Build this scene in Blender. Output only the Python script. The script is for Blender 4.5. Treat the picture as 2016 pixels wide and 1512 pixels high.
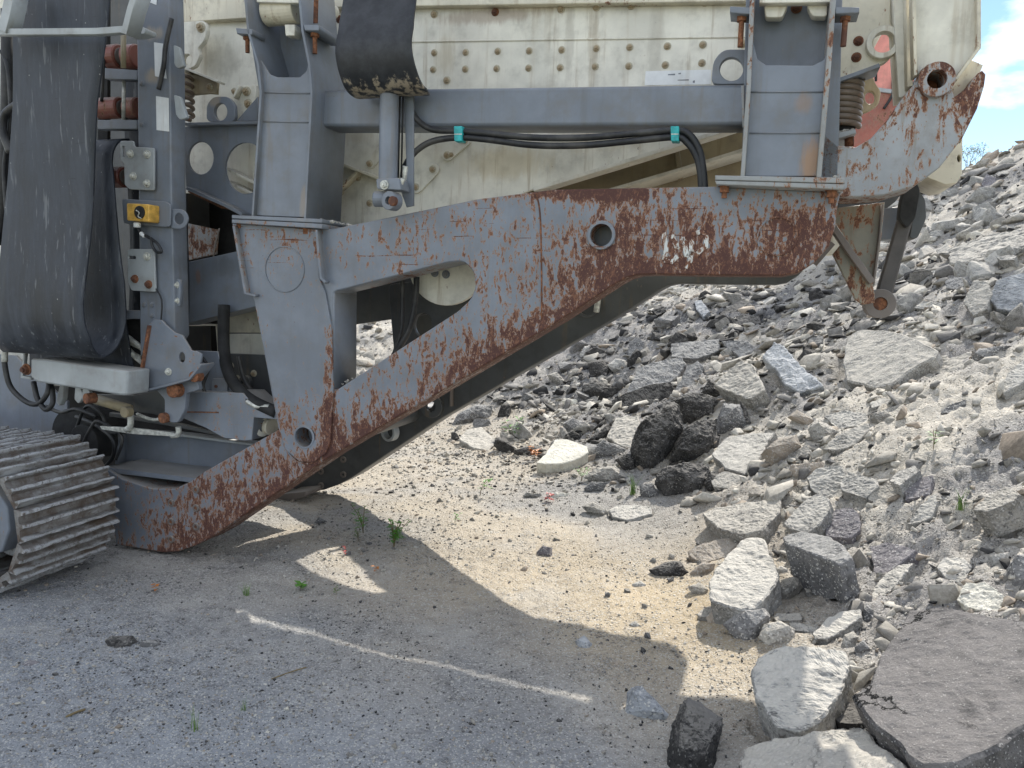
import bpy, bmesh, math, random
import numpy as np
from mathutils import Vector, Matrix, noise as mnoise, geometry as mgeo
random.seed(7); rng = np.random.default_rng(7)
for o in list(bpy.data.objects): bpy.data.objects.remove(o)
scene = bpy.context.scene
C = scene.collection
# ------------------------------------------------------------------ camera
F_, CX, CY, CAMH = 1515., 1008., 756., 1.4
nv = lambda a: np.array(a, float)/np.linalg.norm(a)
W_ = nv([.03, -.113, 1]); _f = np.array([0, 1., 0])
Y_ = nv(_f-_f.dot(W_)*W_); X_ = np.cross(Y_, W_)
MW = np.array([X_, Y_, W_])                      # (right, forward, up) of the camera -> world
camd = bpy.data.cameras.new('camera'); cam = bpy.data.objects.new('camera', camd); C.objects.link(cam)
camd.sensor_fit = 'HORIZONTAL'; camd.sensor_width = 36; camd.lens = 36*F_/2016
camd.clip_start = .05; camd.clip_end = 6000
R, Fw, Up = MW@[1, 0, 0], MW@[0, 1, 0], MW@[0, 0, 1]
cam.matrix_world = Matrix(((R[0], Up[0], -Fw[0], 0), (R[1], Up[1], -Fw[1], 0), (R[2], Up[2], -Fw[2], CAMH), (0, 0, 0, 1)))
scene.camera = cam
# ------------------------------------------------------------------ light
SUNOFF = (-.56, -.92)                            # where the shadow of a point 1 m up falls
sun = bpy.data.lights.new('sun', 'SUN'); sun.energy = 4.0; sun.angle = math.radians(.53); sun.color = (1, .955, .88)
so = bpy.data.objects.new('sun', sun); C.objects.link(so)
so.rotation_euler = Vector((SUNOFF[0], SUNOFF[1], -1)).to_track_quat('-Z', 'Y').to_euler()
ELEV = math.atan(1/math.hypot(*SUNOFF)); AZ = math.atan2(-SUNOFF[0], -SUNOFF[1])
wd = bpy.data.worlds.new('World'); scene.world = wd; wd.use_nodes = True
nt = wd.node_tree; nt.nodes.clear()
wo = nt.nodes.new('ShaderNodeOutputWorld'); bg = nt.nodes.new('ShaderNodeBackground')
sky = nt.nodes.new('ShaderNodeTexSky'); sky.sky_type = 'NISHITA'; sky.sun_disc = False
sky.sun_elevation = ELEV; sky.sun_rotation = AZ; sky.dust_density = 0.0; sky.air_density = 1.0; sky.ozone_density = 2.0
bg.inputs[1].default_value = .11
tc = nt.nodes.new('ShaderNodeTexCoord'); mp = nt.nodes.new('ShaderNodeMapping'); mp.inputs['Scale'].default_value = (1, 1, 2.2)
mp.inputs['Location'].default_value = (.35, .1, .22)
nz = nt.nodes.new('ShaderNodeTexNoise'); nz.inputs['Scale'].default_value = 3.3; nz.inputs['Detail'].default_value = 9; nz.inputs['Roughness'].default_value = .52
rp = nt.nodes.new('ShaderNodeValToRGB'); rp.color_ramp.elements[0].position = .47; rp.color_ramp.elements[1].position = .56
mx = nt.nodes.new('ShaderNodeMix'); mx.data_type = 'RGBA'; mx.inputs[7].default_value = (10.4, 10.7, 11.2, 1)
l = nt.links.new
l(tc.outputs['Generated'], mp.inputs[0]); l(mp.outputs[0], nz.inputs['Vector']); l(nz.outputs[0], rp.inputs[0])
l(rp.outputs[0], mx.inputs[0]); l(sky.outputs[0], mx.inputs[6]); l(mx.outputs[2], bg.inputs[0]); l(bg.outputs[0], wo.inputs[0])
vs = scene.view_settings; vs.view_transform = 'Standard'; vs.look = 'None'; vs.gamma = 1; vs.use_curve_mapping = False
vs.exposure = .74
# ------------------------------------------------------------------ geometry of the place
CAMP = np.array([0, 0, CAMH])
def ray(px, py): return MW@np.array([(px-CX)/F_, 1, -(py-CY)/F_])
D_ = MW@nv([.325, 1, .103]); D_[2] = 0; D_ = nv(D_); U_ = np.cross(D_, [0, 0, 1])
_r = ray(330, 1090); ORG = CAMP+_r*(.02-CAMH)/_r[2]; ORG[2] = 0.
def LV(px, py, v):                               # pixel + depth layer of the machine -> machine space
    r = ray(px, py); t = ((ORG-CAMP)@D_+v)/(r@D_); p = CAMP+r*t
    return Vector((float((p-ORG)@U_), v, float(p[2])))
def psz(v=0, px=1008): return float(((ORG-CAMP)@D_+v)/(ray(px, 600)@D_))/F_   # metres per pixel there
# ------------------------------------------------------------------ node helpers
def N(nt, t, **k):
    n = nt.nodes.new(t)
    for a, b in k.items():
        if a.startswith('_'): setattr(n, a[1:], b)
        else: n.inputs[a.replace('_', ' ')].default_value = b
    return n
def mixc(nt, fac, a, b, mode='MIX'):
    m = nt.nodes.new('ShaderNodeMix'); m.data_type = 'RGBA'; m.blend_type = mode
    for i, x in ((0, fac), (6, a), (7, b)):
        if hasattr(x, 'is_linked') or isinstance(x, bpy.types.NodeSocket): nt.links.new(x, m.inputs[i])
        elif i == 0: m.inputs[0].default_value = x
        else: m.inputs[i].default_value = (*x, 1)
    return m.outputs[2]
def mth(nt, op, a, b=None, clamp=False):
    m = nt.nodes.new('ShaderNodeMath'); m.operation = op; m.use_clamp = clamp
    for i, x in enumerate((a, b)):
        if x is None: continue
        if isinstance(x, bpy.types.NodeSocket): nt.links.new(x, m.inputs[i])
        else: m.inputs[i].default_value = x
    return m.outputs[0]
def ramp(nt, x, a, b, va=0., vb=1.):
    m = nt.nodes.new('ShaderNodeMapRange'); m.interpolation_type = 'SMOOTHSTEP'
    nt.links.new(x, m.inputs[0])
    for i, q in enumerate((a, b, va, vb)): 
        if isinstance(q, bpy.types.NodeSocket): nt.links.new(q, m.inputs[1+i])
        else: m.inputs[1+i].default_value = q
    return m.outputs[0]
def coords(nt, rot=(0, 0, 0), scale=(1, 1, 1), loc=(0, 0, 0)):
    t = nt.nodes.new('ShaderNodeTexCoord'); m = nt.nodes.new('ShaderNodeMapping')
    m.inputs['Rotation'].default_value = rot; m.inputs['Scale'].default_value = scale; m.inputs['Location'].default_value = loc
    nt.links.new(t.outputs['Object'], m.inputs[0]); return m.outputs[0]
def noise(nt, vec, scale, detail=6, rough=.6, dist=0.):
    n = N(nt, 'ShaderNodeTexNoise', Scale=scale, Detail=detail, Roughness=rough, Distortion=dist)
    nt.links.new(vec, n.inputs['Vector']); return n.outputs[0]
def voro(nt, vec, scale, out='Distance', feat='F1'):
    n = N(nt, 'ShaderNodeTexVoronoi', Scale=scale, _feature=feat); nt.links.new(vec, n.inputs['Vector']); return n.outputs[out]
def newmat(name):
    m = bpy.data.materials.new(name); m.use_nodes = True; nt = m.node_tree
    return m, nt, nt.nodes['Principled BSDF']
def bump(nt, bsdf, h, strength=.3, dist=.01):
    b = N(nt, 'ShaderNodeBump', Strength=strength, Distance=dist); nt.links.new(h, b.inputs['Height']); nt.links.new(b.outputs[0], bsdf.inputs['Normal'])

def paint(name, base, rust=.0, dirt=.25, rough=.42, edge=None, dust=.35, streak=.0, dark=False, fleck=.5, ps=1., scr=0., bands=()):
    """weathered paint: chips down to rust, grime, vertical streaks. rust -1..1 moves the share of rust"""
    m, nt, bs = newmat(name)
    co = coords(nt)
    rc = coords(nt, rot=(0, math.radians(-32), 0), scale=(2.6, 2.6, 1))
    rc2 = coords(nt, rot=(0, math.radians(28), 0), scale=(2.2, 2.2, 1), loc=(3, 2, 1))
    big = noise(nt, co, 1.6, 3, .5)
    n1 = noise(nt, rc, 10.5*ps, 12, .78, .6)
    n2 = noise(nt, rc2, 27*ps, 9, .76, .5)
    n3 = noise(nt, co, 55, 4, .7)
    s = mth(nt, 'ADD', mth(nt, 'MULTIPLY', n1, .55), mth(nt, 'MULTIPLY', n2, .45))
    s = mth(nt, 'ADD', s, mth(nt, 'MULTIPLY', mth(nt, 'SUBTRACT', big, .5), .30))
    s = mth(nt, 'ADD', s, mth(nt, 'MULTIPLY', mth(nt, 'SUBTRACT', n3, .5), .10))
    if edge is not None:                         # more chips towards a worn lower edge given in machine space
        sep = nt.nodes.new('ShaderNodeSeparateXYZ'); nt.links.new(co, sep.inputs[0])
        hs = []
        for (a, b, c) in edge:                   # height above the line a*u + b*z + c
            hs.append(mth(nt, 'ADD', mth(nt, 'ADD', mth(nt, 'MULTIPLY', sep.outputs[0], a), mth(nt, 'MULTIPLY', sep.outputs[2], b)), c))
        hh = hs[0]
        for q in hs[1:]: hh = mth(nt, 'MAXIMUM', hh, q)
        s = mth(nt, 'ADD', s, ramp(nt, hh, 0, .10, .04, 0))
        s = mth(nt, 'ADD', s, ramp(nt, hh, 0, .60, .085, -.01))
        s = mth(nt, 'ADD', s, ramp(nt, sep.outputs[0], .35, 1.6, -.0, .012))
    thr = .60-rust*.12
    if edge is not None: s = mth(nt, 'ADD', s, ramp(nt, sep.outputs[2], 1.30, .60, 0, .018))
    for (u0, w, z0, z1, amt) in bands:           # worn bands: along a weld, a rim
        sb = nt.nodes.new('ShaderNodeSeparateXYZ'); nt.links.new(co, sb.inputs[0])
        q = ramp(nt, mth(nt, 'ABSOLUTE', mth(nt, 'SUBTRACT', sb.outputs[0], u0)), 0, w, 1, 0); q = mth(nt, 'MULTIPLY', q, mth(nt, 'MULTIPLY', ramp(nt, sb.outputs[2], z0-.04, z0+.02), ramp(nt, sb.outputs[2], z1+.05, z1-.02)))
        s = mth(nt, 'ADD', s, mth(nt, 'MULTIPLY', q, amt))
    if scr:
        for (an, sc_, k_, lo_) in ((math.radians(-62), (1, 1, 34), 1.9, .655), (math.radians(38), (1, 1, 42), 1.6, .67), (math.radians(80), (1, 1, 30), 2.4, .67)):
            sn = noise(nt, coords(nt, rot=(0, an, 0), scale=sc_, loc=(an, 0, an)), k_, 3, .55); s = mth(nt, 'ADD', s, mth(nt, 'MULTIPLY', ramp(nt, sn, lo_, lo_+.03), mth(nt, 'MULTIPLY', ramp(nt, big, .42, .6), scr)))
    mask = ramp(nt, s, thr, thr+.012)
    core = ramp(nt, s, thr+.015, thr+.038)
    fl = ramp(nt, mth(nt, 'ADD', n3, mth(nt, 'MULTIPLY', big, .25)), .88-.06*fleck-.05*max(rust, -.6), .90-.06*fleck-.05*max(rust, -.6))
    rn = noise(nt, co, 38, 6, .7)
    rustc = mixc(nt, core, (.33, .165, .085), (.078, .031, .024))
    rustc = mixc(nt, mth(nt, 'MULTIPLY', ramp(nt, n2, .54, .60), .6), rustc, (.26, .12, .065))
    rustc = mixc(nt, mth(nt, 'MULTIPLY', ramp(nt, rn, .52, .66), .6), rustc, (.20, .085, .05))
    halo = mth(nt, 'MULTIPLY', ramp(nt, s, thr-.03, thr), .35)
    big2 = noise(nt, co, 4.2, 5, .6)
    b1 = mixc(nt, ramp(nt, big2, .35, .7), tuple(c*.86 for c in base), tuple(min(1, c*1.1) for c in base))
    b1 = mixc(nt, halo, b1, (.33, .26, .20))
    sc = coords(nt, scale=(9, 9, .55)); st = noise(nt, sc, 2.4, 6, .65)
    b1 = mixc(nt, mth(nt, 'MULTIPLY', mth(nt, 'MULTIPLY', ramp(nt, st, .56, .66), ramp(nt, big2, .42, .62)), .15+streak), b1, (.27, .20, .12))
    b1 = mixc(nt, mth(nt, 'MULTIPLY', ramp(nt, st, .50, .75), .3+streak), b1, tuple(c*.62 for c in (base[0]*1.05, base[1]*.93, base[2]*.78)))
    dn = noise(nt, co, 9, 8, .65)
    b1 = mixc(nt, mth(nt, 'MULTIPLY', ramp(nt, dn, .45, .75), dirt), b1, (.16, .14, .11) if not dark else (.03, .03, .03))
    geo = nt.nodes.new('ShaderNodeNewGeometry'); sp = nt.nodes.new('ShaderNodeSeparateXYZ'); nt.links.new(geo.outputs['Normal'], sp.inputs[0])
    b1 = mixc(nt, mth(nt, 'MULTIPLY', ramp(nt, sp.outputs[2], .35, .9), dust*1.6, True), b1, (.36, .33, .28))
    col = mixc(nt, mask, b1, rustc); col = mixc(nt, fl, col, (.10, .045, .03))
    nt.links.new(col, bs.inputs['Base Color'])
    ro = mth(nt, 'ADD', mth(nt, 'MULTIPLY', mask, .35), mth(nt, 'ADD', mth(nt, 'MULTIPLY', dn, .3), rough-.15)); nt.links.new(ro, bs.inputs['Roughness'])
    h = mth(nt, 'ADD', mth(nt, 'MULTIPLY', mask, -.6), mth(nt, 'MULTIPLY', rn, mth(nt, 'ADD', mth(nt, 'MULTIPLY', mask, .6), .12)))
    h = mth(nt, 'ADD', h, mth(nt, 'MULTIPLY', big2, .5))
    bump(nt, bs, h, .35, .004)
    return m
def stain(mat, spots):                           # rust run-off stains and dark patches of their own shape, in machine space
    nt = mat.node_tree; bs = nt.nodes['Principled BSDF']; lk = bs.inputs['Base Color'].links[0].from_socket
    co = coords(nt); sep = nt.nodes.new('ShaderNodeSeparateXYZ'); nt.links.new(co, sep.inputs[0]); col = lk
    nn = noise(nt, coords(nt, scale=(8, 8, 1.5)), 3.5, 7, .7)
    for (p, rx, rz, st, cc) in spots:
        dx = mth(nt, 'MULTIPLY', mth(nt, 'SUBTRACT', sep.outputs[0], p.x), 1/rx); dz = mth(nt, 'MULTIPLY', mth(nt, 'SUBTRACT', sep.outputs[2], p.z), 1/rz)
        d = mth(nt, 'SQRT', mth(nt, 'ADD', mth(nt, 'MULTIPLY', dx, dx), mth(nt, 'MULTIPLY', dz, dz)))
        d = mth(nt, 'ADD', d, mth(nt, 'MULTIPLY', mth(nt, 'SUBTRACT', nn, .5), 1.5)); col = mixc(nt, mth(nt, 'MULTIPLY', ramp(nt, d, 1.0, .35), st), col, cc)
    nt.links.new(col, bs.inputs['Base Color'])
def simple(name, base, rough=.6, var=.3, scale=20, metal=0., b=.2, col2=None, spec=.5):
    m, nt, bs = newmat(name); co = coords(nt)
    n = noise(nt, co, scale, 8, .65); n2 = noise(nt, co, scale*.2, 4, .6)
    c = mixc(nt, ramp(nt, n, .35, .7), tuple(x*(1-var) for x in base), tuple(min(1, x*(1+var)) for x in base))
    if col2: c = mixc(nt, ramp(nt, n2, .45, .65), c, col2)
    nt.links.new(c, bs.inputs['Base Color']); bs.inputs['Roughness'].default_value = rough; bs.inputs['Metallic'].default_value = metal
    bs.inputs['Specular IOR Level'].default_value = spec
    bump(nt, bs, n, b, .004); return m

def line_above(p, q):                            # (a, b, c) so that a*u+b*z+c = height above the line
    k = (q.z-p.z)/(q.x-p.x); s = 1/math.hypot(k, 1)
    return (-k*s, s, -(p.z-k*p.x)*s)
EDGE = [line_above(LV(350, 1082, 0), LV(1210, 560, 0)), line_above(LV(1240, 545, 0), LV(1560, 543, 0))]
GREY = (.185, .208, .245)
M = dict(
 beam=paint('grey_paint_worn_to_rust', GREY, rust=.21, edge=EDGE, dirt=.26, scr=.10, bands=((LV(649, 700, 0).x, .07, .55, 1.25, .09), (LV(1150, 380, 0).x, .55, LV(1150, 382, 0).z-.012, 2.2, .16), (LV(630, 500, 0).x, .03, 1.3, 1.75, .05))),
 grey=paint('grey_paint', GREY, rust=-.42, dirt=.42, fleck=.55, streak=.08),
 greyr=paint('grey_paint_chipped', GREY, rust=.16, dirt=.4, scr=.08, streak=.1),
 greyh=paint('grey_paint_flaking', (.30, .31, .31), rust=.42, dirt=.35),
 inner=paint('grey_paint_shade_darkened', (.070, .074, .076), rust=-.5, dirt=.5, streak=.2, dark=True),  # near frame's grey darkened, so its shade sits in the colour
 lgrey=paint('pale_grey_paint', (.35, .375, .385), rust=-.25, dirt=.5),
 cream=paint('cream_paint', (.74, .715, .62), rust=-.40, dirt=.34, streak=.22, fleck=.6),
 creamr=paint('cream_paint_rusting', (.68, .63, .50), rust=.10, dirt=.45, streak=.25),
 creamd=paint('dirty_brown_cream_paint', (.36, .30, .19), rust=-.45, dirt=.6, streak=.5),
 arm=paint('dusty_grey_paint_rust_patches', (.31, .325, .34), rust=.80, dirt=.45, streak=.35, ps=.75),
 web=paint('olive_grey_paint_rusting', (.24, .225, .175), rust=.85, dirt=.5, streak=.3, ps=.6),
 steel=paint('brown_weathered_steel', (.17, .145, .13), rust=.05, dirt=.5, rough=.6),
 rust=simple('bolt_rust', (.23, .095, .045), .85, .5, 60, b=.5, col2=(.10, .045, .03)),
 red=paint('faded_red_paint', (.70, .27, .22), rust=-.3, dirt=.3),
 redr=paint('rusty_red_paint', (.30, .09, .06), rust=.3, dirt=.5),
 roller=paint('red_roller_paint', (.27, .085, .06), rust=.3, dirt=.5),
 dark=simple('black_parts_and_shade', (.018, .018, .018), .8, .5, 12),  # black parts; also stands in for shade inside openings
 hose=simple('black_hose_rubber', (.012, .013, .015), .5, .4, 30, b=.25, col2=(.055, .053, .05)),
 white=paint('white_sticker', (.78, .80, .80), rust=-.5, dirt=.12, dust=.1),
 teal=simple('teal_plastic', (.02, .36, .37), .45, .25, 40),
 yellow=simple('yellow_plastic', (.62, .36, .07), .5, .25, 30),
 zinc=simple('zinc_fitting', (.55, .55, .50), .45, .3, 40, metal=.3),
 nut=simple('cream_nut', (.52, .48, .37), .6, .3, 50, col2=(.34, .26, .16)),
)
def rubber_mat():
    m, nt, bs = newmat('dusty_belt_rubber')
    a = noise(nt, coords(nt, scale=(6, 6, .9)), 2.6, 9, .68, .4); b = noise(nt, coords(nt), 3.2, 5, .6); c = noise(nt, coords(nt), 40, 6, .7)
    sc = noise(nt, coords(nt, rot=(0, .25, 0), scale=(14, 14, 1.2)), 3.5, 5, .6)
    k = mth(nt, 'ADD', mth(nt, 'MULTIPLY', a, .6), mth(nt, 'MULTIPLY', b, .4))
    col = mixc(nt, ramp(nt, k, .36, .68), (.010, .013, .019), (.060, .069, .086))  # bluish tone puts the sky's reflection into the rubber's colour
    col = mixc(nt, mth(nt, 'MULTIPLY', ramp(nt, sc, .60, .66), .6), col, (.17, .18, .19))
    sc2 = noise(nt, coords(nt, rot=(0, -.5, 0), scale=(3, 3, 26)), 2.2, 4, .6); col = mixc(nt, mth(nt, 'MULTIPLY', ramp(nt, sc2, .66, .70), .4), col, (.010, .011, .014))
    sp0 = voro(nt, coords(nt), 16); col = mixc(nt, ramp(nt, sp0, .06, .03), col, (.28, .28, .27))
    col = mixc(nt, mth(nt, 'MULTIPLY', ramp(nt, c, .55, .8), .3), col, (.12, .12, .12))
    nt.links.new(col, bs.inputs['Base Color']); nt.links.new(ramp(nt, k, .3, .7, .42, .7), bs.inputs['Roughness'])
    bump(nt, bs, mth(nt, 'ADD', mth(nt, 'MULTIPLY', k, 1.2), mth(nt, 'MULTIPLY', c, .15)), .45, .006); return m
M['rubber'] = rubber_mat()
def rubber_dirty():
    m, nt, bs = newmat('belt_rubber_muddy_hem')
    co = coords(nt); sep = nt.nodes.new('ShaderNodeSeparateXYZ'); nt.links.new(co, sep.inputs[0])
    a = noise(nt, coords(nt, rot=(0, -.45, 0), scale=(9, 9, 1.6)), 3.4, 7, .65); b = noise(nt, co, 14, 8, .7); z0 = LV(740, 178, -.2).z
    k = mth(nt, 'ADD', a, ramp(nt, sep.outputs[2], z0, z0+.13, .12, -.22))
    col = mixc(nt, ramp(nt, b, .35, .7), (.014, .016, .020), (.035, .038, .044))
    col = mixc(nt, ramp(nt, k, .54, .66), col, (.33, .28, .21))
    nt.links.new(col, bs.inputs['Base Color']); bs.inputs['Roughness'].default_value = .55; bump(nt, bs, b, .2, .004); return m
M['rubber2'] = rubber_dirty()
def track_mat():
    m, nt, bs = newmat('worn_track_steel')
    co = coords(nt); a = noise(nt, co, 7, 10, .72, .3); b = noise(nt, co, 45, 6, .7)
    geo = nt.nodes.new('ShaderNodeNewGeometry'); n2 = noise(nt, coords(nt, scale=(1, .25, 1)), 16, 6, .65)
    col = mixc(nt, ramp(nt, a, .38, .62), (.11, .082, .062), (.24, .235, .225))
    sz_ = nt.nodes.new('ShaderNodeSeparateXYZ'); nt.links.new(co, sz_.inputs[0])
    col = mixc(nt, ramp(nt, n2, .52, .68), col, (.40, .41, .41)); col = mixc(nt, mth(nt, 'MULTIPLY', ramp(nt, sz_.outputs[2], .024, .036), ramp(nt, b, .38, .52)), col, (.45, .46, .47)); col = mixc(nt, ramp(nt, b, .55, .72), col, (.10, .075, .055))
    nt.links.new(col, bs.inputs['Base Color']); bs.inputs['Roughness'].default_value = .6; bs.inputs['Metallic'].default_value = .15
    bump(nt, bs, mth(nt, 'ADD', a, mth(nt, 'MULTIPLY', b, .5)), .7, .008); return m
M['track'] = track_mat()
# ------------------------------------------------------------------ object helpers
def tag(o, label=None, cat=None, group=None, kind=None):
    for k, v in (('label', label), ('category', cat), ('group', group), ('kind', kind)):
        if v: o[k] = v
    return o
def link(name, me, mat=None, parent=None):
    o = bpy.data.objects.new(name, me); C.objects.link(o)
    if mat and not me.materials: me.materials.append(mat)
    if parent: o.parent = parent
    return o
def from_bm(name, bm, mat, parent=None, smooth=False):
    me = bpy.data.meshes.new(name); bmesh.ops.recalc_face_normals(bm, faces=bm.faces[:]) ; bm.to_mesh(me); bm.free()
    for p in me.polygons: p.use_smooth = smooth
    return link(name, me, mat, parent)
def circ(c, rx, rz=None, n=28):
    rz = rz or rx
    return [(c[0]+rx*math.cos(2*math.pi*i/n), c[1]+rz*math.sin(2*math.pi*i/n)) for i in range(n)]
def plate(name, poly, v0, th, mat, parent, holes=(), bev=.003, loc=False, dz=0.):
    """poly: pixels on the layer v0 (or u,z pairs when loc); extruded th metres away from the camera"""
    cu = bpy.data.curves.new(name, 'CURVE'); cu.dimensions = '2D'; cu.fill_mode = 'BOTH'
    cu.extrude = max(th/2-bev, .0002); cu.bevel_depth = bev; cu.bevel_resolution = 1; cu.offset = -bev
    for ring in [poly]+list(holes):
        pts = ring if loc else [(lambda q: (q.x, q.z))(LV(p[0], p[1], v0)) for p in ring]
        sp = cu.splines.new('POLY'); sp.points.add(len(pts)-1); sp.use_cyclic_u = True
        for i, p in enumerate(pts): sp.points[i].co = (p[0], p[1]+dz, 0, 1)
    tmp = bpy.data.objects.new(name, cu); me = bpy.data.meshes.new_from_object(tmp)
    bpy.data.objects.remove(tmp); bpy.data.curves.remove(cu)
    me.transform(Matrix(((1, 0, 0, 0), (0, 0, -1, v0+th/2), (0, 1, 0, 0), (0, 0, 0, 1)))); me.materials.clear(); me.name = name
    return link(name, me, mat, parent)
def rnd(poly, r=6, n=4):                         # rounds the corners of a pixel polygon
    out = []
    for i in range(len(poly)):
        a, b, c = Vector(poly[i-1]), Vector(poly[i]), Vector(poly[(i+1) % len(poly)])
        d1, d2 = a-b, c-b; rr = min(r, d1.length*.45, d2.length*.45)
        p, q = b+d1.normalized()*rr, b+d2.normalized()*rr
        for k in range(n+1):
            t = k/n; out.append(tuple(p*(1-t)**2+b*2*t*(1-t)+q*t*t))
    return out
def tube(name, pts, r, mat, parent, seg=10, caps=True, smooth=True, res=6):
    """pts machine-space points; Catmull-Rom smoothed"""
    P = [Vector(p) for p in pts]
    if len(P) > 2 and res > 1:
        Q = []
        for i in range(len(P)-1):
            p0, p1, p2, p3 = P[max(i-1, 0)], P[i], P[i+1], P[min(i+2, len(P)-1)]
            for k in range(res):
                t = k/res; Q.append(.5*((2*p1)+(p2-p0)*t+(2*p0-5*p1+4*p2-p3)*t*t+(3*p1-p0-3*p2+p3)*t**3))
        Q.append(P[-1]); P = Q
    bm = bmesh.new(); rings = []
    up = Vector((0.13, .2, 1)).normalized()
    for i, p in enumerate(P):
        t = (P[min(i+1, len(P)-1)]-P[max(i-1, 0)]).normalized()
        a = t.cross(up)
        if a.length < .1: a = t.cross(Vector((1, .3, 0)))
        a.normalize(); b = t.cross(a); up = b if b.dot(up) > 0 else -b
        rr = r[i*len(r)//len(P)] if isinstance(r, (list, tuple)) else r
        rings.append([bm.verts.new(p+a*rr*math.cos(2*math.pi*k/seg)+t.cross(a)*rr*math.sin(2*math.pi*k/seg)) for k in range(seg)])
    for i in range(len(rings)-1):
        for k in range(seg): bm.faces.new((rings[i][k], rings[i][(k+1) % seg], rings[i+1][(k+1) % seg], rings[i+1][k]))
    if caps: bm.faces.new(rings[0]); bm.faces.new(rings[-1])
    o = from_bm(name, bm, mat, parent, smooth)
    return o
def cyl(name, c, axis, r, ln, mat, parent, seg=20, bev=.003):
    a = Vector(axis).normalized(); c = Vector(c); bm = bmesh.new()
    bmesh.ops.create_cone(bm, cap_ends=True, segments=seg, radius1=r, radius2=r, depth=ln)
    if bev: bmesh.ops.bevel(bm, geom=[e for e in bm.edges if abs(e.verts[0].co.z-e.verts[1].co.z) < 1e-6], offset=min(bev, r*.3), segments=1, affect='EDGES')
    bm.transform(Matrix.Translation(c)@a.to_track_quat('Z', 'Y').to_matrix().to_4x4())
    return from_bm(name, bm, mat, parent)
def ringp(name, c, axis, r0, r1, ln, mat, parent, seg=28):
    bm = bmesh.new(); q = Vector(axis).normalized().to_track_quat('Z', 'Y').to_matrix().to_4x4()
    prof = [(r0, -ln/2), (r1-.002, -ln/2), (r1, -ln/2+.002), (r1, ln/2-.002), (r1-.002, ln/2), (r0, ln/2)]
    rows = [[bm.verts.new((x*math.cos(2*math.pi*k/seg), x*math.sin(2*math.pi*k/seg), z)) for x, z in prof] for k in range(seg)]
    for k in range(seg):
        for j in range(len(prof)):
            bm.faces.new((rows[k][j], rows[(k+1) % seg][j], rows[(k+1) % seg][(j+1) % len(prof)], rows[k][(j+1) % len(prof)]))
    bm.transform(Matrix.Translation(Vector(c))@q); return from_bm(name, bm, mat, parent)
def box(name, u0, u1, v0, v1, z0, z1, mat, parent, bev=.004):
    bm = bmesh.new(); bmesh.ops.create_cube(bm, size=1)
    bm.transform(Matrix.Translation(((u0+u1)/2, (v0+v1)/2, (z0+z1)/2))@Matrix.Diagonal((u1-u0, v1-v0, z1-z0, 1)))
    if bev: bmesh.ops.bevel(bm, geom=bm.edges[:], offset=bev, segments=2, affect='EDGES')
    return from_bm(name, bm, mat, parent)
def strip(name, pts, th, v0, v1, mat, parent):   # bent sheet: pixel polyline on layer v0, th metres thick, from v0 to v1
    P = [LV(x, y, v0) for x, y in pts]; A, B = [], []
    for i, p in enumerate(P):
        t = (P[min(i+1, len(P)-1)]-P[max(i-1, 0)]).normalized(); nn = Vector((-t.z, 0, t.x))*th/2
        A.append((p.x+nn.x, p.z+nn.z)); B.append((p.x-nn.x, p.z-nn.z))
    return plate(name, A+B[::-1], v0, v1-v0, mat, parent, loc=True, bev=.002)
def bolt_mesh(name, r, mat):
    bm = bmesh.new()
    def ring(rad, ln, z, seg):
        g = bmesh.ops.create_cone(bm, cap_ends=True, segments=seg, radius1=rad, radius2=rad*(.97 if seg > 6 else .94), depth=ln)
        bmesh.ops.translate(bm, verts=g['verts'], vec=(0, 0, z+ln/2))
    ring(r*1.35, r*.22, 0, 14); ring(r, r*.75, r*.2, 6); ring(r*.52, r*.5, r*.93, 10)
    bm.transform(Matrix.Rotation(math.radians(90), 4, 'X'))
    me = bpy.data.meshes.new(name); bm.to_mesh(me); bm.free(); me.materials.append(mat); return me
BOLT = {k: bolt_mesh('bolt', .0155, M[m]) for k, m in (('nut', 'nut'), ('rust', 'rust'), ('zinc', 'zinc'), ('grey', 'grey'))}
def bolt(px, py, v, parent, kind='nut', s=1., ang=None):
    o = link('bolt', BOLT[kind], None, parent); o.location = LV(px, py, v); o.scale = (s, s, s)
    o.rotation_euler = (random.uniform(-.06, .06), random.uniform(0, 1.05), random.uniform(-.06, .06)); return o
def hang_bolt(px, py, ln, v, parent, mat='rust', r=.013):   # bolt hanging down from a flange
    p = LV(px, py, v); bm = bmesh.new()
    for rad, seg, z0, z1 in ((r*1.9, 14, 0, -.006), (r*1.5, 6, -.006, -.028), (r*.8, 10, -.028, -ln)):
        g = bmesh.ops.create_cone(bm, cap_ends=True, segments=seg, radius1=rad, radius2=rad, depth=z0-z1)
        bmesh.ops.translate(bm, verts=g['verts'], vec=(p.x, p.y, p.z+(z0+z1)/2))
    return from_bm('bolt', bm, M[mat], parent)
M['darksteel'] = paint('dark_worn_steel', (.085, .075, .07), rust=-.1, dirt=.5, rough=.55, dark=True)
# ================================================================== THE CRUSHER
mach = bpy.data.objects.new('mobile_crusher', None); C.objects.link(mach)
mach.location = Vector(ORG); mach.rotation_euler = (0, 0, math.atan2(U_[1], U_[0]))
tag(mach, 'large grey and cream tracked crushing machine with rust-scarred frame, towering over the gravel', 'crusher')
m = mach
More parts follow.
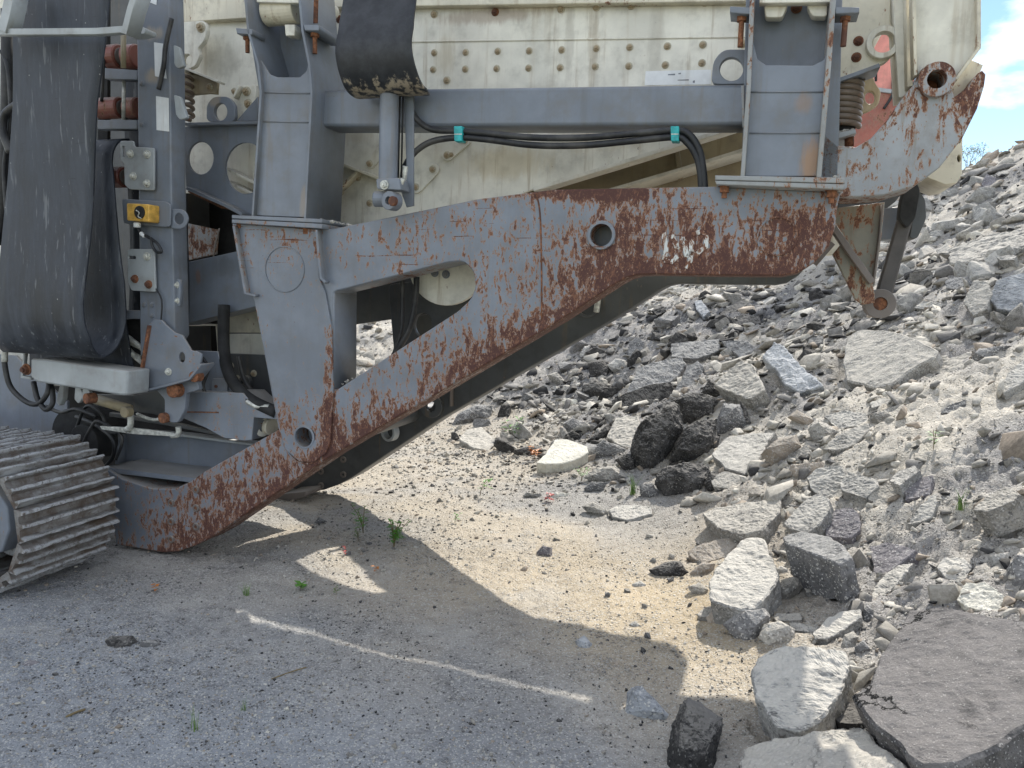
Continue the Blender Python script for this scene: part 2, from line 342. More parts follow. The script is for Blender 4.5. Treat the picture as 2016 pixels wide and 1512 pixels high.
# ---- side frames
B_OUT = [(205, 920), (240, 943), (300, 962), (345, 962), (375, 948), (400, 930), (548, 846), (500, 592), (520, 445), (632, 452), (662, 449), (940, 392), (1050, 378), (1092, 373), (1410, 367), (1655, 378), (1648, 410), (1645, 445), (1632, 485), (1606, 515), (1572, 537), (1540, 543), (1400, 542), (1285, 540), (1255, 541), (1233, 547), (1208, 561), (1100, 632), (860, 775), (640, 905), (420, 1055), (385, 1074), (350, 1086), (320, 1088), (228, 1072), (220, 1020)]
HOLE = rnd([(656, 574), (690, 566), (880, 517), (912, 514), (932, 534), (936, 566), (926, 590), (900, 614), (656, 772)], 9)
uv = lambda ring, v=0: [(lambda q: (q.x, q.z))(LV(x, y, v)) for x, y in ring]
beam = plate('side_frame', B_OUT, 0, .20, M['beam'], m, holes=[HOLE, circ((1184, 463), 22), circ((600, 860), 20)], bev=.006)
tag(beam, 'near grey side frame scarred with rust')
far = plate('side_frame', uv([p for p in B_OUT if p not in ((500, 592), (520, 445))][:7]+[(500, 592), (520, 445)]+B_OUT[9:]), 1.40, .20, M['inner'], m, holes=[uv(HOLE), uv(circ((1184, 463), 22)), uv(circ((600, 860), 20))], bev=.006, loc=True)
tag(far, 'far side frame with shade in its dark grey')
k0 = psz(0)
ringp('hole_collar', LV(1184, 463, -.004), (0, 1, 0), 21*psz(0), 27*psz(0), .018, M['greyr'], beam)
cyl('hole_plug', LV(1184, 463, 0)+Vector((0, .10, 0)), (0, 1, 0), 23*k0, .03, M['inner'], beam)  # darkened disc puts the hole's shade into colour
ringp('hole_collar', LV(600, 860, -.004), (0, 1, 0), 20*psz(0, 600), 24*psz(0, 600), .02, M['greyr'], beam)
cyl('hole_plug', LV(600, 860, 0)+Vector((0, .12, 0)), (0, 1, 0), 21*psz(0, 600), .03, M['grey'], beam)
ringp('weld_ring', LV(1530, 465, -.001), (0, 1, 0), 35*psz(0, 1500), 38.5*psz(0, 1500), .010, M['beam'], beam, 40)
ringp('weld_ring', LV(600, 868, -.001), (0, 1, 0), 45*psz(0, 600), 48*psz(0, 600), .010, M['beam'], beam, 40)
for q in [(337, 990), (386, 964), (386, 1000), (337, 1027), (386, 1037), (337, 1062)]:
    ringp('bolt_hole', LV(q[0], q[1], -.003), (0, 1, 0), .010, .019, .012, M['steel'], beam, 18); cyl('bolt', LV(q[0], q[1], -.001), (0, 1, 0), .0105, .01, M['rust'], beam, 8)
for q in [(632, 928), (676, 905), (676, 934), (632, 956)]:
    p = LV(q[0], q[1], 1.396); ringp('bolt_hole', p, (0, 1, 0), .010, .022, .014, M['steel'], far, 18)
for pts in ([(1055, 380), (1063, 420), (1066, 520), (1066, 628)], [(648, 762), (650, 820), (648, 878)]):
    tube('weld_seam', [LV(x, y, -.001) for x, y in pts], .0035, M['rust'], beam, 6)
# lettering in flaking white paint
M['chalk'] = paint('flaking_white_paint', (.66, .68, .66), rust=.7, dirt=.1, fleck=1)
for st in ([(1306, 458), (1312, 488), (1308, 512)], [(1308, 512), (1322, 516), (1334, 504)], [(1322, 462), (1334, 490)], [(1334, 490), (1346, 468)], [(1346, 466), (1352, 506)], [(1352, 506), (1364, 494)], [(1362, 470), (1360, 512), (1350, 528)], [(1362, 462), (1380, 456), (1391, 464), (1390, 486), (1376, 496)], [(1376, 496), (1370, 506)]):
    strip('painted_lettering', st, .019, -.0015, -.0003, M['chalk'], beam)
# left post plate, proud of the frame
POST = [(457, 440), (628, 452), (628, 545), (640, 575), (652, 640), (656, 760), (650, 870), (641, 893), (617, 910), (590, 909), (562, 886), (552, 850), (500, 592), (496, 580), (480, 578)]
post = plate('post_plate', POST, -.012, .0118, M['beam'], m, holes=[circ((600, 860), 20)], bev=.003)
strip('gusset', [(459, 444), (482, 578), (502, 582)], .012, -.045, -.012, M['greyr'], post)
strip('gusset', [(622, 452), (631, 548), (640, 556)], .012, -.05, -.012, M['greyr'], post)
ringp('weld_ring', LV(560, 530, -.0135), (0, 1, 0), 43*psz(0, 560), 45*psz(0, 560), .006, M['grey'], post, 44)
strip('post_side', [(656, 574), (656, 765)], .012, .002, .21, M['grey'], m)
for v in (0.0,):
    fl = plate('base_flange', [(456, 423), (634, 431), (634, 439), (456, 430)], -.055, .38, M['grey'], m, bev=.003)
    plate('flange_plate', [(456, 431.5), (634, 440.5), (634, 450), (456, 439)], -.055, .38, M['greyr'], fl, bev=.003)
    hang_bolt(473, 438, .055, .0, fl); hang_bolt(604, 449, .05, .0, fl)
# ---- left upper post (channel)
up1 = plate('upper_post', [(508, 112), (516, 122), (531, 146), (546, 152), (590, 152), (603, 140), (608, 122), (613, 180), (600, 428), (498, 424), (513, 180), (509, 130)], -.02, .012, M['grey'], m)
strip('flange', [(478, -60), (488, 60), (507, 125), (513, 180), (497, 425)], .012, -.045, .26, M['grey'], up1)
strip('flange', [(584, -60), (595, 60), (608, 125), (613, 180), (600, 430)], .012, -.045, .26, M['grey'], up1)
plate('back_panel', [(470, -60), (640, -60), (650, 300), (640, 430), (500, 430), (510, 180)], .20, .012, M['grey'], up1)
for y in (184, 241): tube('weld_seam', [LV(517 if y < 200 else 511, y-2, -.022), LV(610, y, -.022)], .003, M['grey'], up1, 6)
cyl('bushing', LV(556, 22, .08), (1, 0, 0), .062, .17, M['creamr'], up1, 28)
plate('bushing_bracket', [(560, 48), (580, 48), (580, 70), (562, 70)], .03, .06, M['cream'], up1)
plate('bushing_cover', [(500, -40), (590, -40), (588, 6), (505, 4)], .0, .04, M['cream'], up1)
e1 = plate('ear', [(464, 55), (496, 57), (496, 68), (466, 66)], -.045, .10, M['grey'], m); hang_bolt(487, 66, .085, .0, e1)
e1 = plate('ear', [(597, 48), (628, 49), (628, 60), (600, 60)], -.045, .22, M['grey'], m); hang_bolt(620, 60, .10, -.005, e1)
plate('rusty_strip', [(618, -30), (626, -30), (624, 45), (616, 45)], .02, .01, M['rust'], up1)
cyl('pin', LV(646, 18, .30), (0, 1, 0), .034, .10, M['cream'], m)
# ---- right upper post
up2 = plate('upper_post', [(1479, 60), (1484, 88), (1491, 116), (1508, 128), (1600, 129), (1622, 118), (1630, 96), (1634, 60), (1630, 140), (1609, 347), (1466, 347), (1474, 180)], -.035, .012, M['grey'], m)
strip('flange', [(1483, -60), (1474, 170), (1462, 347)], .016, -.065, .22, M['greyh'], up2)
strip('flange', [(1645, -60), (1632, 120), (1612, 349)], .018, -.065, .22, M['greyh'], up2)
plate('back_panel', [(1470, -60), (1660, -60), (1650, 350), (1460, 350)], .10, .012, M['grey'], up2)
for y in (181, 262): tube('weld_seam', [LV(1476, y, -.037), LV(1622, y, -.037)], .003, M['grey'], up2, 6)
plate('bracket', rnd([(1500, -30), (1555, -30), (1550, 12), (1540, 34), (1507, 34)], 6), .02, .05, M['cream'], up2)
plate('bracket', rnd([(1590, -30), (1632, -30), (1628, 32), (1600, 32), (1590, 14)], 6), .02, .05, M['cream'], up2)
plate('bracket', [(1495, -40), (1640, -40), (1640, 4), (1495, 6)], -.02, .04, M['cream'], up2); bolt(1568, 16, .098, up2, 'rust')
fl = plate('base_flange', [(1408, 345), (1663, 350), (1663, 361), (1408, 354)], -.075, .42, M['greyh'], m, bev=.003)
plate('flange_plate', [(1408, 355.5), (1663, 362.5), (1661, 373), (1410, 363)], -.075, .42, M['greyh'], fl, bev=.003)
hang_bolt(1427, 364, .05, -.03, fl); hang_bolt(1638, 373, .05, -.03, fl)
e1 = plate('ear', [(1437, 12), (1478, 14), (1478, 28), (1437, 25)], -.06, .1, M['grey'], m); hang_bolt(1461, 27, .12, -.02, e1)
e1 = plate('ear', [(1645, 13), (1692, 14), (1692, 25), (1645, 27)], -.06, .1, M['grey'], m); hang_bolt(1665, 26, .115, -.02, e1)
# loose grit lying on the flanges and ledges
def grit(p0, p1, v0, v1, n, s):
    a, b = LV(p0[0], p0[1], v0), LV(p1[0], p1[1], v0); bm = bmesh.new()
    for i in range(n):
        t = random.random()**.6; g = bmesh.ops.create_icosphere(bm, subdivisions=1, radius=s*random.uniform(.3, 1))
        bmesh.ops.transform(bm, verts=g['verts'], matrix=Matrix.Translation((a.x+(b.x-a.x)*t, random.uniform(v0, v1), a.z+(b.z-a.z)*t+s*.2))@Matrix.Rotation(random.uniform(0, 6), 4, 'X')@Matrix.Diagonal((1, .7, .6, 1)))
    tag(from_bm('grit', bm, M['gritty'], m), kind='stuff')
M['gritty'] = simple('pale_grit', (.42, .40, .36), .95, .3, 60)
grit((606, 428), (684, 444), -.03, .30, 60, .014); grit((1610, 347), (1660, 349), -.05, .3, 40, .012); grit((1625, 266), (1680, 254), .26, .42, 60, .013); grit((658, 762), (700, 742), .02, .15, 26, .010)
# ---- horizontal tube between posts
ct = plate('cross_tube', [(619, 177), (1476, 165), (1476, 246), (619, 249)], .06, .16, M['grey'], m, bev=.014)
strip('weld_seam', [(1462, 168), (1464, 250)], .01, .05, .07, M['greyh'], ct)
plate('cable_bracket', [(795, 183), (814, 184), (814, 405), (800, 408), (790, 380), (800, 340)], .0, .012, M['grey'], m)
lug = plate('lifting_lug', rnd([(1400, 166), (1404, 120), (1424, 97), (1476, 97), (1476, 166)], 14), .13, .03, M['grey'], m, holes=[circ((1440, 136), 23)])
# ---- hydraulic cylinder
hc = cyl('hydraulic_cylinder', (LV(767, 180, -.06)+LV(764, 348, -.06))/2, LV(764, 348, -.06)-LV(767, 180, -.06), .041, .45, M['grey'], m, 28)
for dx in (788, 794): tube('rod', [LV(dx, 170, -.03), LV(dx-4, 350, -.03)], .004, M['dark'], hc, 6)
plate('end_block', rnd([(740, 352), (785, 350), (790, 374), (742, 372)], 4), -.105, .09, M['grey'], hc); bolt(757, 364, -.106, hc, 'zinc', 1.0)
cyl('clevis', LV(750, 392, -.06), (1, 0.2, 0), .034, .06, M['grey'], hc); ringp('clevis', LV(772, 396, -.09), (.25, 1, 0), .018, .040, .05, M['grey'], hc)
cyl('pin', LV(774, 396, -.12), (.25, 1, 0), .021, .02, M['rust'], hc)
tube('hose_fitting', [LV(793, 352, -.08), LV(786, 366, -.08), LV(776, 370, -.08)], .012, M['zinc'], hc, 8)
# ---- hoses and clamps
HA = [(803, 178), (806, 205), (822, 236), (852, 255), (903, 258), (960, 263), (1050, 271), (1150, 271), (1250, 263), (1329, 257), (1358, 266), (1377, 296), (1384, 330), (1388, 375)]
HB = [(795, 340), (800, 322), (820, 297), (852, 278), (903, 271), (960, 275), (1050, 286), (1150, 286), (1250, 277), (1329, 270), (1352, 280), (1370, 306), (1378, 335), (1381, 375)]
tube('hydraulic_hose', [LV(x, y, .02) for x, y in HA], .0135, M['hose'], m, 10)
tube('hydraulic_hose', [LV(x, y, .02) for x, y in HB], .0135, M['hose'], m, 10)
for x, y in ((902, 264), (1329, 264)):
    c = plate('hose_clamp', rnd([(x-9, y-16), (x+8, y-16), (x+7, y+14), (x-8, y+14)], 2), -.005, .05, M['teal'], m, bev=.003)
    plate('clamp_strap', [(x-8, y-1), (x+7, y-1), (x+7, y+1), (x-8, y+1)], -.0065, .01, M['zinc'], c, bev=.0005)
cyl('hose_nozzle', LV(795, 343, .0), LV(797, 330, 0)-LV(793, 356, 0), .016, .07, M['zinc'], m, 12)
stain(M['grey'], [(LV(1596, 318, -.03), .05, .11, .75, (.36, .20, .09)), (LV(1580, 205, -.03), .04, .05, .4, (.30, .18, .1)), (LV(596, 400, -.03), .03, .12, .45, (.36, .27, .17)), (LV(1560, 90, .1), .25, .10, .25, (.08, .09, .10)), (LV(300, 150, -.1), .05, .05, .7, (.36, .30, .22)), (LV(300, 66, -.1), .08, .04, .6, (.40, .34, .26)), (LV(300, 540, -.1), .02, .05, .5, (.25, .12, .06)), (LV(440, 525, .2), .10, .07, .35, (.06, .06, .06))])
stain(M['cream'], [(LV(870, 110, .5), .08, .12, .45, (.40, .34, .22)), (LV(1120, 60, .5), .03, .35, .4, (.34, .31, .25)), (LV(1290, 80, .5), .05, .40, .35, (.36, .33, .27)), (LV(1000, 320, .5), .30, .10, .35, (.55, .42, .20)), (LV(700, 260, .5), .12, .08, .4, (.42, .34, .20)), (LV(420, 110, .45), .20, .10, .35, (.34, .31, .25)), (LV(960, 20, .45), .4, .05, .5, (.26, .16, .09)), (LV(1180, 270, .5), .35, .08, .35, (.45, .37, .22))])
# ---- screen box (cream) ----------------------------------------------------
WV = .52
wall = plate('screen_wall', [(300, -80), (1890, -80), (1740, 60), (1700, 130), (1640, 160), (1480, 175), (1478, 240), (1455, 246), (1250, 312), (1050, 373), (940, 415), (640, 470), (520, 470), (430, 380), (300, 380)], WV, .02, M['cream'], m)
tag(wall, 'cream bolted screen wall')
def wfold(y0, y1, dv, nm='wall_rib'):
    return plate(nm, [(650, y0+12), (1480, y0), (1480, y1), (650, y1+12)], WV-dv, dv, M['cream'], wall, bev=.004)
wfold(-80, 2, .05, 'top_rail').data.materials[0] = M['creamr']
wfold(96-26, 100-26, .004)
plate('top_rail', [(340, -80), (500, -80), (500, 34), (345, 44)], WV-.05, .05, M['creamr'], wall)
BR1 = [855, 917, 980, 1042, 1106, 1174, 1240, 1314, 1384]; BY1 = [104, 103, 101, 100, 98, 95, 93, 91, 88]
BR2 = [853, 916, 978, 1041, 1103, 1172, 1238, 1310, 1382]; BY2 = [137, 136, 135, 134, 133, 131, 130, 128, 124]
for i in range(9):
    for X, Yy in ((BR1, BY1), (BR2, BY2)): bolt(X[i], Yy[i], WV, wall, 'rust' if i in (5,) and random.random() < .3 else 'nut', .84)
for q in [(855, 28), (975, 24), (1105, 18), (1175, 14), (1243, 11), (1388, 4), (880, 158), (668, 38), (1687, 82), (1642, 113), (1688, 113), (1463, 86)]: bolt(q[0], q[1], WV-.0, wall, 'rust' if q[0] in (975, 1687, 1642, 668) else 'nut', .95)
for q in [(672, 378), (705, 350), (647, 409), (727, 322), (462, 180), (492, 205), (890, 305), (728, 400)]: bolt(q[0], q[1], WV, wall, 'nut', .9)
def tabp(a, b, w, v=WV-.010, mt='cream'):
    A, Bv = Vector(a), Vector(b); t = (Bv-A).normalized(); nn = Vector((-t.y, t.x)); ring = []
    for k in range(9): an = math.pi/2+math.pi*k/8; ring.append(tuple(A+(t*math.cos(an)+nn*math.sin(an))*w))
    for k in range(9): an = -math.pi/2+math.pi*k/8; ring.append(tuple(Bv+(t*math.cos(an)+nn*math.sin(an))*w))
    p = plate('slotted_tab', ring, v, .012, M[mt], wall); bolt(a[0], a[1], v, p, 'nut', .9); bolt(b[0], b[1], v, p, 'nut', .9); return p
tabp((852, 333), (819, 368), 13); tabp((880, 305), (915, 275), 12); tabp((728, 322), (760, 285), 10)
strip('strut', [(645, 314), (690, 330), (748, 352)], .014, WV-.09, WV, M['creamr'], wall)
strip('strut', [(702, 338), (642, 392)], .014, WV-.06, WV, M['creamr'], wall)
plate('sticker', [(1271, 140), (1400, 137), (1400, 166), (1269, 168)], WV-.0015, .001, M['white'], wall, bev=.0003)
for q in [(1322, 146, 14, 2), (1345, 157, 22, 1.5), (1366, 159, 4, 4), (1338, 144, 5, 2)]:
    plate('faded_print', [(q[0]-q[2]/2, q[1]), (q[0]+q[2]/2, q[1]-1), (q[0]+q[2]/2, q[1]+q[3]), (q[0]-q[2]/2, q[1]+q[3])], WV-.0022, .0006, M['grey'], wall, bev=.0001)
strip('hopper_lip', [(1050, 373), (1250, 312), (1460, 245)], .018, WV-.05, WV+.05, M['cream'], m)
plate('chute_wall', [(1000, 420), (1000, 330), (1300, 210), (1560, 200), (1560, 420)], .92, .02, M['creamd'], m)  # shade of the recess painted in as a browner cream
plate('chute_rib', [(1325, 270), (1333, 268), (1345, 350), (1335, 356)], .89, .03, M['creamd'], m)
strip('chute_lip', [(1200, 374), (1330, 336), (1480, 290)], .016, .70, .92, M['cream'], m)
# upper body out of frame (added to cast shade, lower edge cut for a sunlit slit), closed at the back
plate('screen_body_for_shade', [(LV(300, 0, WV).x, 1.50), (.9, 1.54), (1.5, 1.61), (1.95, 1.655), (2.6, 1.66), (LV(1730, 0, WV).x, 1.66), (LV(1730, 0, WV).x, 3.75), (LV(300, 0, WV).x, 3.75)], 1.15, .04, M['cream'], m, loc=True)
box('screen_body_for_shade', LV(300, 0, WV).x, LV(1730, 0, WV).x, WV+.03, 1.149, 3.2, 3.28, M['cream'], m)
box('screen_body_for_shade', LV(300, 0, WV).x, LV(1730, 0, WV).x, WV, WV+.02, LV(1000, -80, WV).z+.005, 3.75, M['cream'], m)
box('engine_housing', -1.9, LV(300, 0, WV).x-.01, .75, 1.6, .95, 3.3, M['inner'], m)  # dark colour stands in for the unlit interior behind the belts
# ---- left part behind the folded conveyor
ds = plate('interior_wall', [(330, 370), (660, 420), (660, 900), (100, 930), (100, 560), (330, 560)], .98, .02, M['dark'], m)  # black sheet standing in for the darkness inside the machine
plate('side_panel', [(-120, -120), (70, -120), (70, 600), (120, 660), (120, 760), (-120, 760)], .50, .02, M['cream'], m)
hook = plate('hook_plate', rnd([(345, 44), (402, 40), (408, 56), (402, 80), (388, 96), (394, 108), (384, 130), (372, 136), (345, 132)], 7), .40, .03, M['cream'], m, holes=[circ((368, 117), 9, 11)]); bolt(396, 54, .40, hook, 'nut', 1.3)
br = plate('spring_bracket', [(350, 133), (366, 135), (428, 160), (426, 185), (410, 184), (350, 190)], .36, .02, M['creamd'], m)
strip('flange', [(350, 134), (368, 136), (428, 160)], .012, .30, .36, M['cream'], br); bolt(413, 172, .36, br, 'nut')
bk = plate('angle_bracket', [(468, 166), (503, 168), (503, 208), (462, 238), (460, 238), (460, 192)], .42, .03, M['cream'], m)
strip('flange', [(470, 168), (459, 192)], .012, .38, .42, M['cream'], bk); bolt(486, 180, .42, bk, 'nut', 1.2); bolt(489, 204, .42, bk, 'nut', 1.2)
plate('lifting_lug', rnd([(406, 240), (407, 205), (420, 190), (450, 190), (462, 206), (463, 240)], 12), .33, .025, M['grey'], m, holes=[circ((434, 220), 13, 17)])
strip('top_flange', [(362, 244), (506, 241)], .014, .26, .36, M['grey'], m)
hp = plate('holed_plate', [(362, 249), (520, 247), (520, 430), (470, 418), (440, 400), (366, 368)], .30, .015, M['grey'], m, holes=[circ((395, 311), 25, 32), circ((484, 331), 42, 52)])
strip('lower_flange', [(366, 370), (440, 403), (476, 422)], .016, .22, .30, M['grey'], hp)
strip('rusty_edge', [(370, 376), (436, 408)], .012, .33, .40, M['rust'], hp)
for a, b in (((440, 330), (520, 370)), ((440, 355), (520, 392))): strip('inner_rail', [a, b], .014, .42, .52, M['cream'], wall)
plate('triangular_gusset', [(465, 238), (507, 190), (507, 238)], .34, .015, M['grey'], m)
# spring stack seen at the left
def spring(nm, px, y0, y1, rad, wire, turns, v, mat, par):
    a, b = LV(px, y0, v), LV(px, y1, v); n = turns*16
    return tube(nm, [(a.x+rad*math.cos(2*math.pi*i/16), v+rad*math.sin(2*math.pi*i/16), a.z+(b.z-a.z)*i/n) for i in range(n+1)], wire, mat, par, 8, res=1)
M['springrust'] = paint('spring_rust', (.17, .13, .10), rust=.25, dirt=.5)
spring('coil_spring', 356, 140, 238, .058, .011, 7, .33, M['springrust'], m)
tube('frame_pipe', [LV(441, 600, .16), LV(441, 690, .14), LV(455, 745, .08), (LV(490, 785, .05)), LV(545, 812, .03)], .030, M['dark'], m, 14)
plate('diagonal_member', [(352, 520), (470, 494), (560, 520), (560, 590), (500, 604), (352, 641)], .22, .16, M['grey'], m)
plate('scorched_panel', [(370, 440), (428, 452), (424, 500), (370, 512)], .60, .02, M['arm'], m)
plate('lower_panel', [(446, 600), (560, 600), (560, 655), (446, 655)], .46, .02, M['creamr'], m)
plate('lower_panel', [(446, 657), (560, 657), (560, 700), (446, 698)], .44, .02, M['cream'], m)
strip('panel_edge', [(360, 640), (425, 640), (430, 700)], .01, .42, .50, M['creamr'], m)
plate('floor_plate', [(425, 695), (560, 700), (560, 830), (470, 800), (430, 760)], .34, .02, M['inner'], m)
lgp = plate('hinge_plate', [(385, 690), (428, 692), (440, 735), (462, 762), (470, 778), (396, 776), (396, 730)], .10, .02, M['grey'], m); bolt(430, 760, .10, lgp, 'rust')
plate('slot_cover', rnd([(417, 745), (447, 745), (447, 776), (417, 776)], 4), .085, .012, M['grey'], lgp)
lb = plate('tail_box', [(364, 771), (477, 774), (505, 800), (548, 814), (548, 826), (500, 822), (496, 866), (482, 868), (440, 862), (404, 842), (357, 822)], .02, .18, M['greyr'], m)
tube('weld_seam', [LV(362, 811, .018), LV(430, 812, .018)], .0035, M['rust'], lb, 6)
cyl('cylinder_rod_end', LV(522, 838, .14), (1, -.2, 0), .045, .10, M['creamr'], m); ringp('rod_collar', LV(515, 838, .10), (1, -.2, 0), .03, .055, .025, M['cream'], m)
plate('chassis_side', [(226, 850), (262, 848), (500, 872), (560, 850), (560, 950), (345, 962), (226, 930)], .26, .03, M['grey'], m)
strip('chassis_top_lip', [(262, 851), (360, 858), (500, 876)], .012, .20, .28, M['lgrey'], m)
strip('chassis_edge', [(230, 850), (231, 925)], .012, .20, .26, M['grey'], m)
# plate shelf beyond the lower arm
bm = bmesh.new(); q = [LV(205, 920, .0), LV(345, 962, .0), LV(400, 930, 0)]
for z in (0, -.02):
    pass
vs_ = [bm.verts.new((x, y, z)) for z in (q[0].z-.005, q[0].z-.03) for x, y in ((q[0].x, .02), (q[1].x+.12, .02), (q[1].x+.12, .26), (q[0].x, .26))]
for f in ((0, 1, 2, 3), (4, 5, 6, 7), (0, 1, 5, 4), (1, 2, 6, 5), (2, 3, 7, 6), (3, 0, 4, 7)): bm.faces.new([vs_[i] for i in f])
from_bm('frame_shelf', bm, M['grey'], m)
# motor and lines
mt = cyl('track_motor', LV(178, 850, .28), (0, 1, 0), .15, .25, M['dark'], m, 32); cyl('motor_cap', LV(185, 868, .10), (0, 1, 0), .10, .14, M['dark'], mt, 28)
tube('motor_hose', [LV(150, 820, .12), LV(190, 838, .06), LV(222, 865, .04), LV(222, 900, .05), LV(200, 925, .08)], .011, M['hose'], mt, 8)
plate('motor_guard', rnd([(124, 825), (150, 815), (160, 830), (160, 905), (124, 905)], 5), .22, .05, M['dark'], m)
gp = plate('grease_pipe', [(196, 839), (262, 843), (350, 853), (350, 860), (262, 855), (200, 846)], .02, .02, M['zinc'], m)
tube('elbow', [LV(257, 812, .01), LV(257, 838, .01), LV(248, 846, .01)], .016, M['zinc'], gp, 8, res=3); tube('elbow', [LV(351, 840, .01), LV(351, 855, .01), LV(338, 858, .01)], .014, M['zinc'], gp, 8, res=3)
tube('conveyor_tail_tube', [LV(180, 783, -.02), LV(255, 806, -.02)], .026, M['creamd'], m, 14)
cyl('tube_cap', LV(250, 811, -.04), (0, 1, 0), .028, .04, M['creamd'], m)
plate('tail_belt', [(150, 775), (262, 778), (330, 765), (350, 815), (345, 828), (300, 815), (240, 808), (190, 800)], .10, .02, M['inner'], m)
plate('belt_edge_bar', [(215, 812), (330, 830), (480, 862), (480, 868), (330, 838), (215, 820)], .12, .03, M['inner'], m)
plate('left_panel', [(-120, 690), (30, 700), (70, 740), (132, 790), (132, 852), (-120, 852)], .30, .02, M['grey'], m)
plate('left_panel', [(-120, 853), (130, 853), (130, 875), (-120, 880)], .28, .02, M['greyr'], m)
# ---- folded conveyor frame
cf = plate('conveyor_frame', [(268, -80), (330, -80), (334, 60), (338, 400), (345, 660), (320, 700), (276, 700), (273, 400)], -.10, .10, M['grey'], m, bev=.006)
tag(cf, 'folded conveyor frame')
for r0 in ([(206, 134), (270, 138), (270, 157), (206, 155)], [(192, 236), (270, 236), (270, 254), (192, 254)], [(236, 610), (275, 612), (276, 628), (236, 627)]):
    plate('cross_rung', r0, -.08, .05, M['grey'], cf)
plate('return_rail', [(196, -80), (212, -80), (212, 300), (192, 300)], .04, .02, M['dark'], cf)
for x0, x1, y, rr in ((196, 240, 213, .052), (252, 274, 213, .052), (214, 238, 112, .058), (250, 272, 112, .058), (222, 246, 349, .052)):
    ro = cyl('roller', (LV(x0, y, .03)+LV(x1, y, .03))/2, (1, 0, 0), rr, (LV(x1, y, .03)-LV(x0, y, .03)).x, M['roller'], cf, 24, .006)
    ringp('roller_end', LV(x1 if x0 < 245 else x0, y, .03), (1, 0, 0), .014, rr*.72, .012, M['steel'], ro, 20)
tube('roller_bolt', [LV(244, 158, -.05), LV(243, 236, -.05)], .009, M['zinc'], cf, 8)
tube('roller_bolt', [LV(243, 60, -.05), LV(243, 134, -.05)], .013, M['creamd'], cf, 8)
b1 = plate('mounting_plate', rnd([(236, 277), (262, 277), (264, 289), (303, 291), (303, 375), (255, 373), (245, 364), (244, 322), (237, 316)], 4), -.125, .012, M['lgrey'], cf, holes=[rnd([(240, 288), (246, 288), (247, 308), (241, 308)], 2)])
for q in ((257, 303), (290, 304), (263, 347), (290, 361)): bolt(q[0], q[1], -.126, b1, 'zinc', .95)
b2 = plate('mounting_plate', rnd([(250, 492), (258, 490), (303, 490), (306, 575), (258, 572), (251, 552)], 5), -.125, .012, M['lgrey'], cf, holes=[rnd([(253, 504), (267, 504), (267, 510), (253, 510)], 3)])
for q in ((290, 505), (266, 549), (293, 560)): bolt(q[0], q[1], -.126, b2, 'rust' if q[1] > 540 else 'zinc', 1.)
b3 = plate('switch_bracket', rnd([(240, 391), (327, 397), (336, 403), (335, 446), (322, 447), (243, 440)], 6), -.122, .01, M['grey'], cf)
plate('bracket_ear', rnd([(334, 411), (362, 412), (372, 430), (362, 451), (334, 450)], 10), -.108, .01, M['grey'], cf, holes=[circ((352, 431), 9, 11)])
sw = plate('switch_box', rnd([(249, 400), (293, 402), (293, 437), (250, 434)], 3), -.19, .068, M['yellow'], cf, bev=.004)
cyl('switch_face', LV(275, 418, -.192), (0, 1, 0), .030, .012, M['dark'], sw, 24); tube('broken_wire', [LV(268, 414, -.20), LV(274, 419, -.205), LV(272, 426, -.20), LV(278, 430, -.2)], .003, M['zinc'], sw, 5)
cyl('cable_gland', LV(270, 443, -.155), (0, 0, 1), .016, .024, M['white'], sw, 10)
tube('loose_cable', [LV(272, 450, -.15), LV(280, 460, -.15), LV(297, 470, -.15), (LV(310, 480, -.15)), LV(318, 495, -.15), LV(308, 496, -.15), LV(300, 484, -.15), LV(297, 467, -.15)], .007, M['hose'], sw, 8)
cyl('cable_tag', LV(281, 462, -.15), LV(286, 467, 0)-LV(276, 458, 0), .010, .03, M['white'], sw, 10)
for q in ([(303, 83), (322, 86), (328, 155), (305, 150)], [(307, 189), (332, 193), (333, 259), (308, 256)], [(283, -30), (310, -30), (308, 10), (284, 0)]):
    plate('sticker', q, -.1025, .001, M['white'], cf, bev=.0003)
tube('rubber_strap', [LV(338, 36, -.13), LV(326, 90, -.13), LV(322, 130, -.13), LV(312, 176, -.12)], .011, M['hose'], cf, 6)
for q in ([(341, 88), (352, 92), (362, 130), (350, 135), (343, 128)], [(342, 186), (354, 190), (368, 232), (354, 236), (346, 226)]): plate('latch', rnd(q, 4), -.13, .02, M['lgrey'], cf)
plate('small_bracket', [(342, 550), (354, 550), (354, 603), (342, 602)], -.08, .02, M['grey'], cf)
bolt(348, 561, -.08, cf, 'zinc', .8); bolt(348, 592, -.08, cf, 'zinc', .8)
plate('lower_window', [(248, 628), (276, 628), (278, 700), (258, 700)], .0, .01, M['dark'], cf)
for y in (670, 690): tube('pipe', [LV(248, y, -.02), LV(276, y+14, -.02)], .012, M['zinc'], cf, 8)
foot = plate('hinge_foot', [(272, 770), (276, 730), (292, 640), (304, 629), (318, 630), (326, 640), (344, 655), (358, 660), (376, 690), (388, 692), (397, 697), (394, 716), (372, 744), (330, 756)], -.135, .014, M['greyr'], m, holes=[circ((358, 704), 6, 10)])
strip('foot_lip', [(270, 773), (330, 758), (372, 746), (394, 718)], .012, -.16, -.06, M['greyr'], foot)
strip('foot_edge', [(272, 770), (276, 730), (291, 641)], .010, -.155, -.10, M['rust'], foot)
bolt(332, 732, -.136, foot, 'zinc', .9); cyl('pivot_pin', LV(387, 741, -.12), (0, 1, 0), .026, .05, M['rust'], foot)
arm = plate('lift_arm', rnd([(308, 768), (340, 756), (388, 748), (392, 768), (366, 774), (364, 806), (350, 832), (336, 832), (324, 820), (324, 786)], 5), -.09, .03, M['grey'], m)
